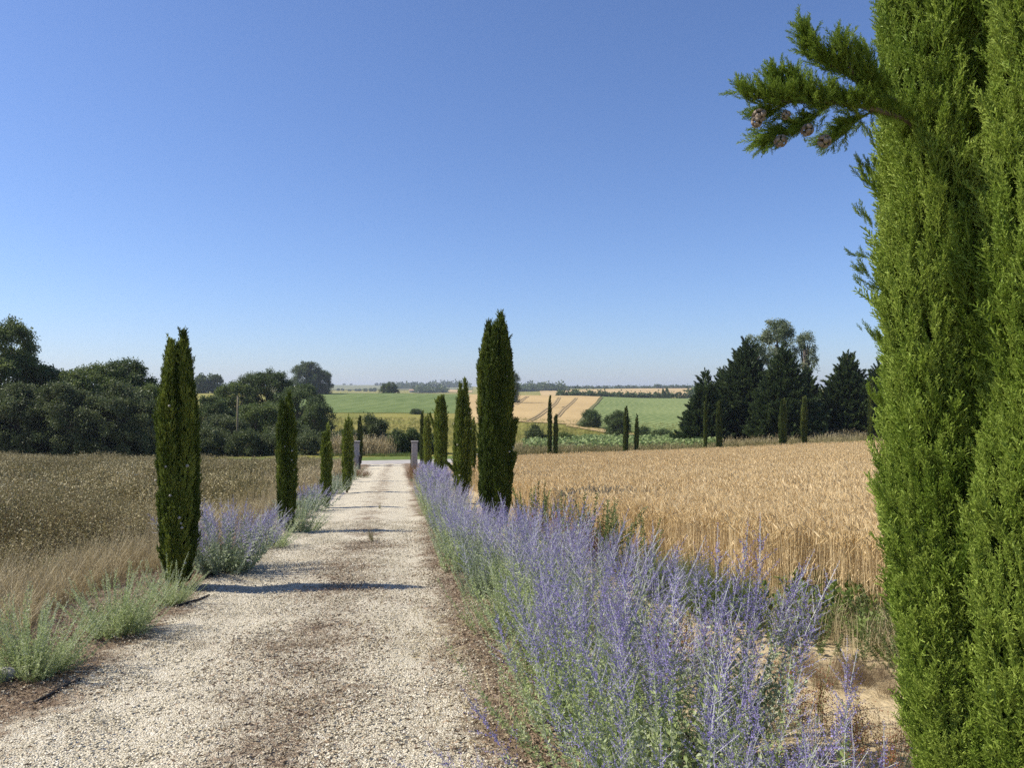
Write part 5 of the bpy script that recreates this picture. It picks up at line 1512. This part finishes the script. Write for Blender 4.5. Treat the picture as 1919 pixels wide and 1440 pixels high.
def hump(c, w): return np.clip(1 - np.abs(X - c) / w, 0, 1) ** 1.3
mud = 0.62 * hump(-0.66, 0.75) + 2.2 * hump(-3.15, 1.5) + 1.8 * hump(1.35, 1.4) + 0.45 * np.sin(X * 2.1 + Y * 0.9) * np.sin(Y * 1.7 - X) 
mud = np.clip(mud, 0, 1)
rut = np.clip(hump(-1.6, 0.42) + hump(0.18, 0.40), 0, 1)
ok = rng.uniform(0, 1, n) > np.maximum(mud * 0.85, rut * 0.75)
X, Y, mud, n = X[ok], Y[ok], mud[ok], ok.sum()
o = scatter('gravel', PEB, np.stack([X, Y, DZ(X, Y) - 0.002], 1), zrot(n, rng, 0.03), rng.uniform(0.75, 1.2, n), rng.integers(0, 5, n), [M['pebble']], tone=0.08 - 0.4 * mud)
tag(o, 'loose pale limestone gravel on the drive', 'gravel')

def litter_patch(rng, n, half):
    g = Geo()
    for _ in range(n):
        p = np.array([*rng.normal(0, half, 2), rng.uniform(0.002, 0.015)])
        d = rng.normal(size=3); d[2] *= 0.25
        g.leaf(p, d, rng.uniform(0.015, 0.05), rng.uniform(0.003, 0.012), rng)
    return g
LIT = [litter_patch(_r, 80, 0.18) for _ in range(4)]
nl, nr, nm = 520, 460, 260
Y = np.concatenate([2.5 + 16 * rng.uniform(0, 1, nl) ** 1.3, 2.0 + 14 * rng.uniform(0, 1, nr) ** 1.3, 3 + 10 * rng.uniform(0, 1, nm)])
X = np.concatenate([-2.75 + rng.normal(0, 0.33, nl), 0.85 + rng.normal(0, 0.25, nr), -0.62 + rng.normal(0, 0.35, nm)])
strew('leaf_litter', LIT, X, Y, 0.7, 1.2, [M['litter']], rng, 0.03, DZ(X, Y) + 0.004, 'brown dry plant litter along the drive edges', 'litter')
SHORT = [grass_tuft(_r, 46, 0.15, 0.032, 0.0032, 2.2) for _ in range(4)]
spots = [(590, 1225, 14), (640, 1215, 14), (520, 1230, 10), (560, 1350, 8), (540, 1310, 10), (640, 1130, 8), (660, 1095, 10), (430, 1365, 8), (480, 1340, 8), (870, 1240, 10), (880, 1360, 16), (905, 1400, 14), (700, 1160, 8),
         (640, 1420, 6), (860, 1050, 10), (840, 1010, 10), (820, 975, 10), (700, 1060, 8), (250, 1240, 8), (330, 1230, 6)]
XX, YY = [], []
for px, py, k in spots:
    x, y = ground_xy(px, py)
    XX.append(x + rng.normal(0, 0.16, k)); YY.append(y + rng.normal(0, 0.12, k))
X, Y = np.concatenate(XX), np.concatenate(YY)
strew('dry_grass', SHORT, X, Y, 0.5, 1.1, [M['dry_brown']], rng, 0.2, DZ(X, Y), 'flat brown grass tufts growing in the gravel', 'grass')
n = 60
Y = 2.3 + 5 * rng.uniform(0, 1, n); X = 0.62 + rng.normal(0, 0.22, n)
strew('dry_grass', SHORT, X, Y, 0.7, 2.0, [M['dry']], rng, 0.3, H(X, Y) + 0.03, 'straw-coloured grass at the foot of the near sage', 'grass')
# dry grass stubble on the soil strip behind the sage
n = 260
Y = rng.uniform(2.2, 16, n); X = edge_x(Y) - 0.45 + rng.normal(0, 0.28, n)
strew('dry_grass', GR_N, X, Y, 0.35, 0.8, [M['dry']], rng, 0.3, None, 'straw and dry grass at the wheat edge', 'grass')

# ------------------------------------------------------------------ haze
hz = bpy.data.meshes.new('haze')
g = Geo(); g.box(0, 3000, 15, 16000, 8400, 110)
m, nt, N, L = new_mat('haze')
vol = N.new('ShaderNodeVolumePrincipled'); vol.inputs['Color'].default_value = (0.80, 0.88, 1.0, 1); vol.inputs['Density'].default_value = 0.00016
vol.inputs['Anisotropy'].default_value = 0.2
o_ = N.new('ShaderNodeOutputMaterial'); L.new(vol.outputs[0], o_.inputs['Volume'])
tag(g.build('haze', m), 'thin pale summer haze over the far fields', 'haze', None, 'stuff')
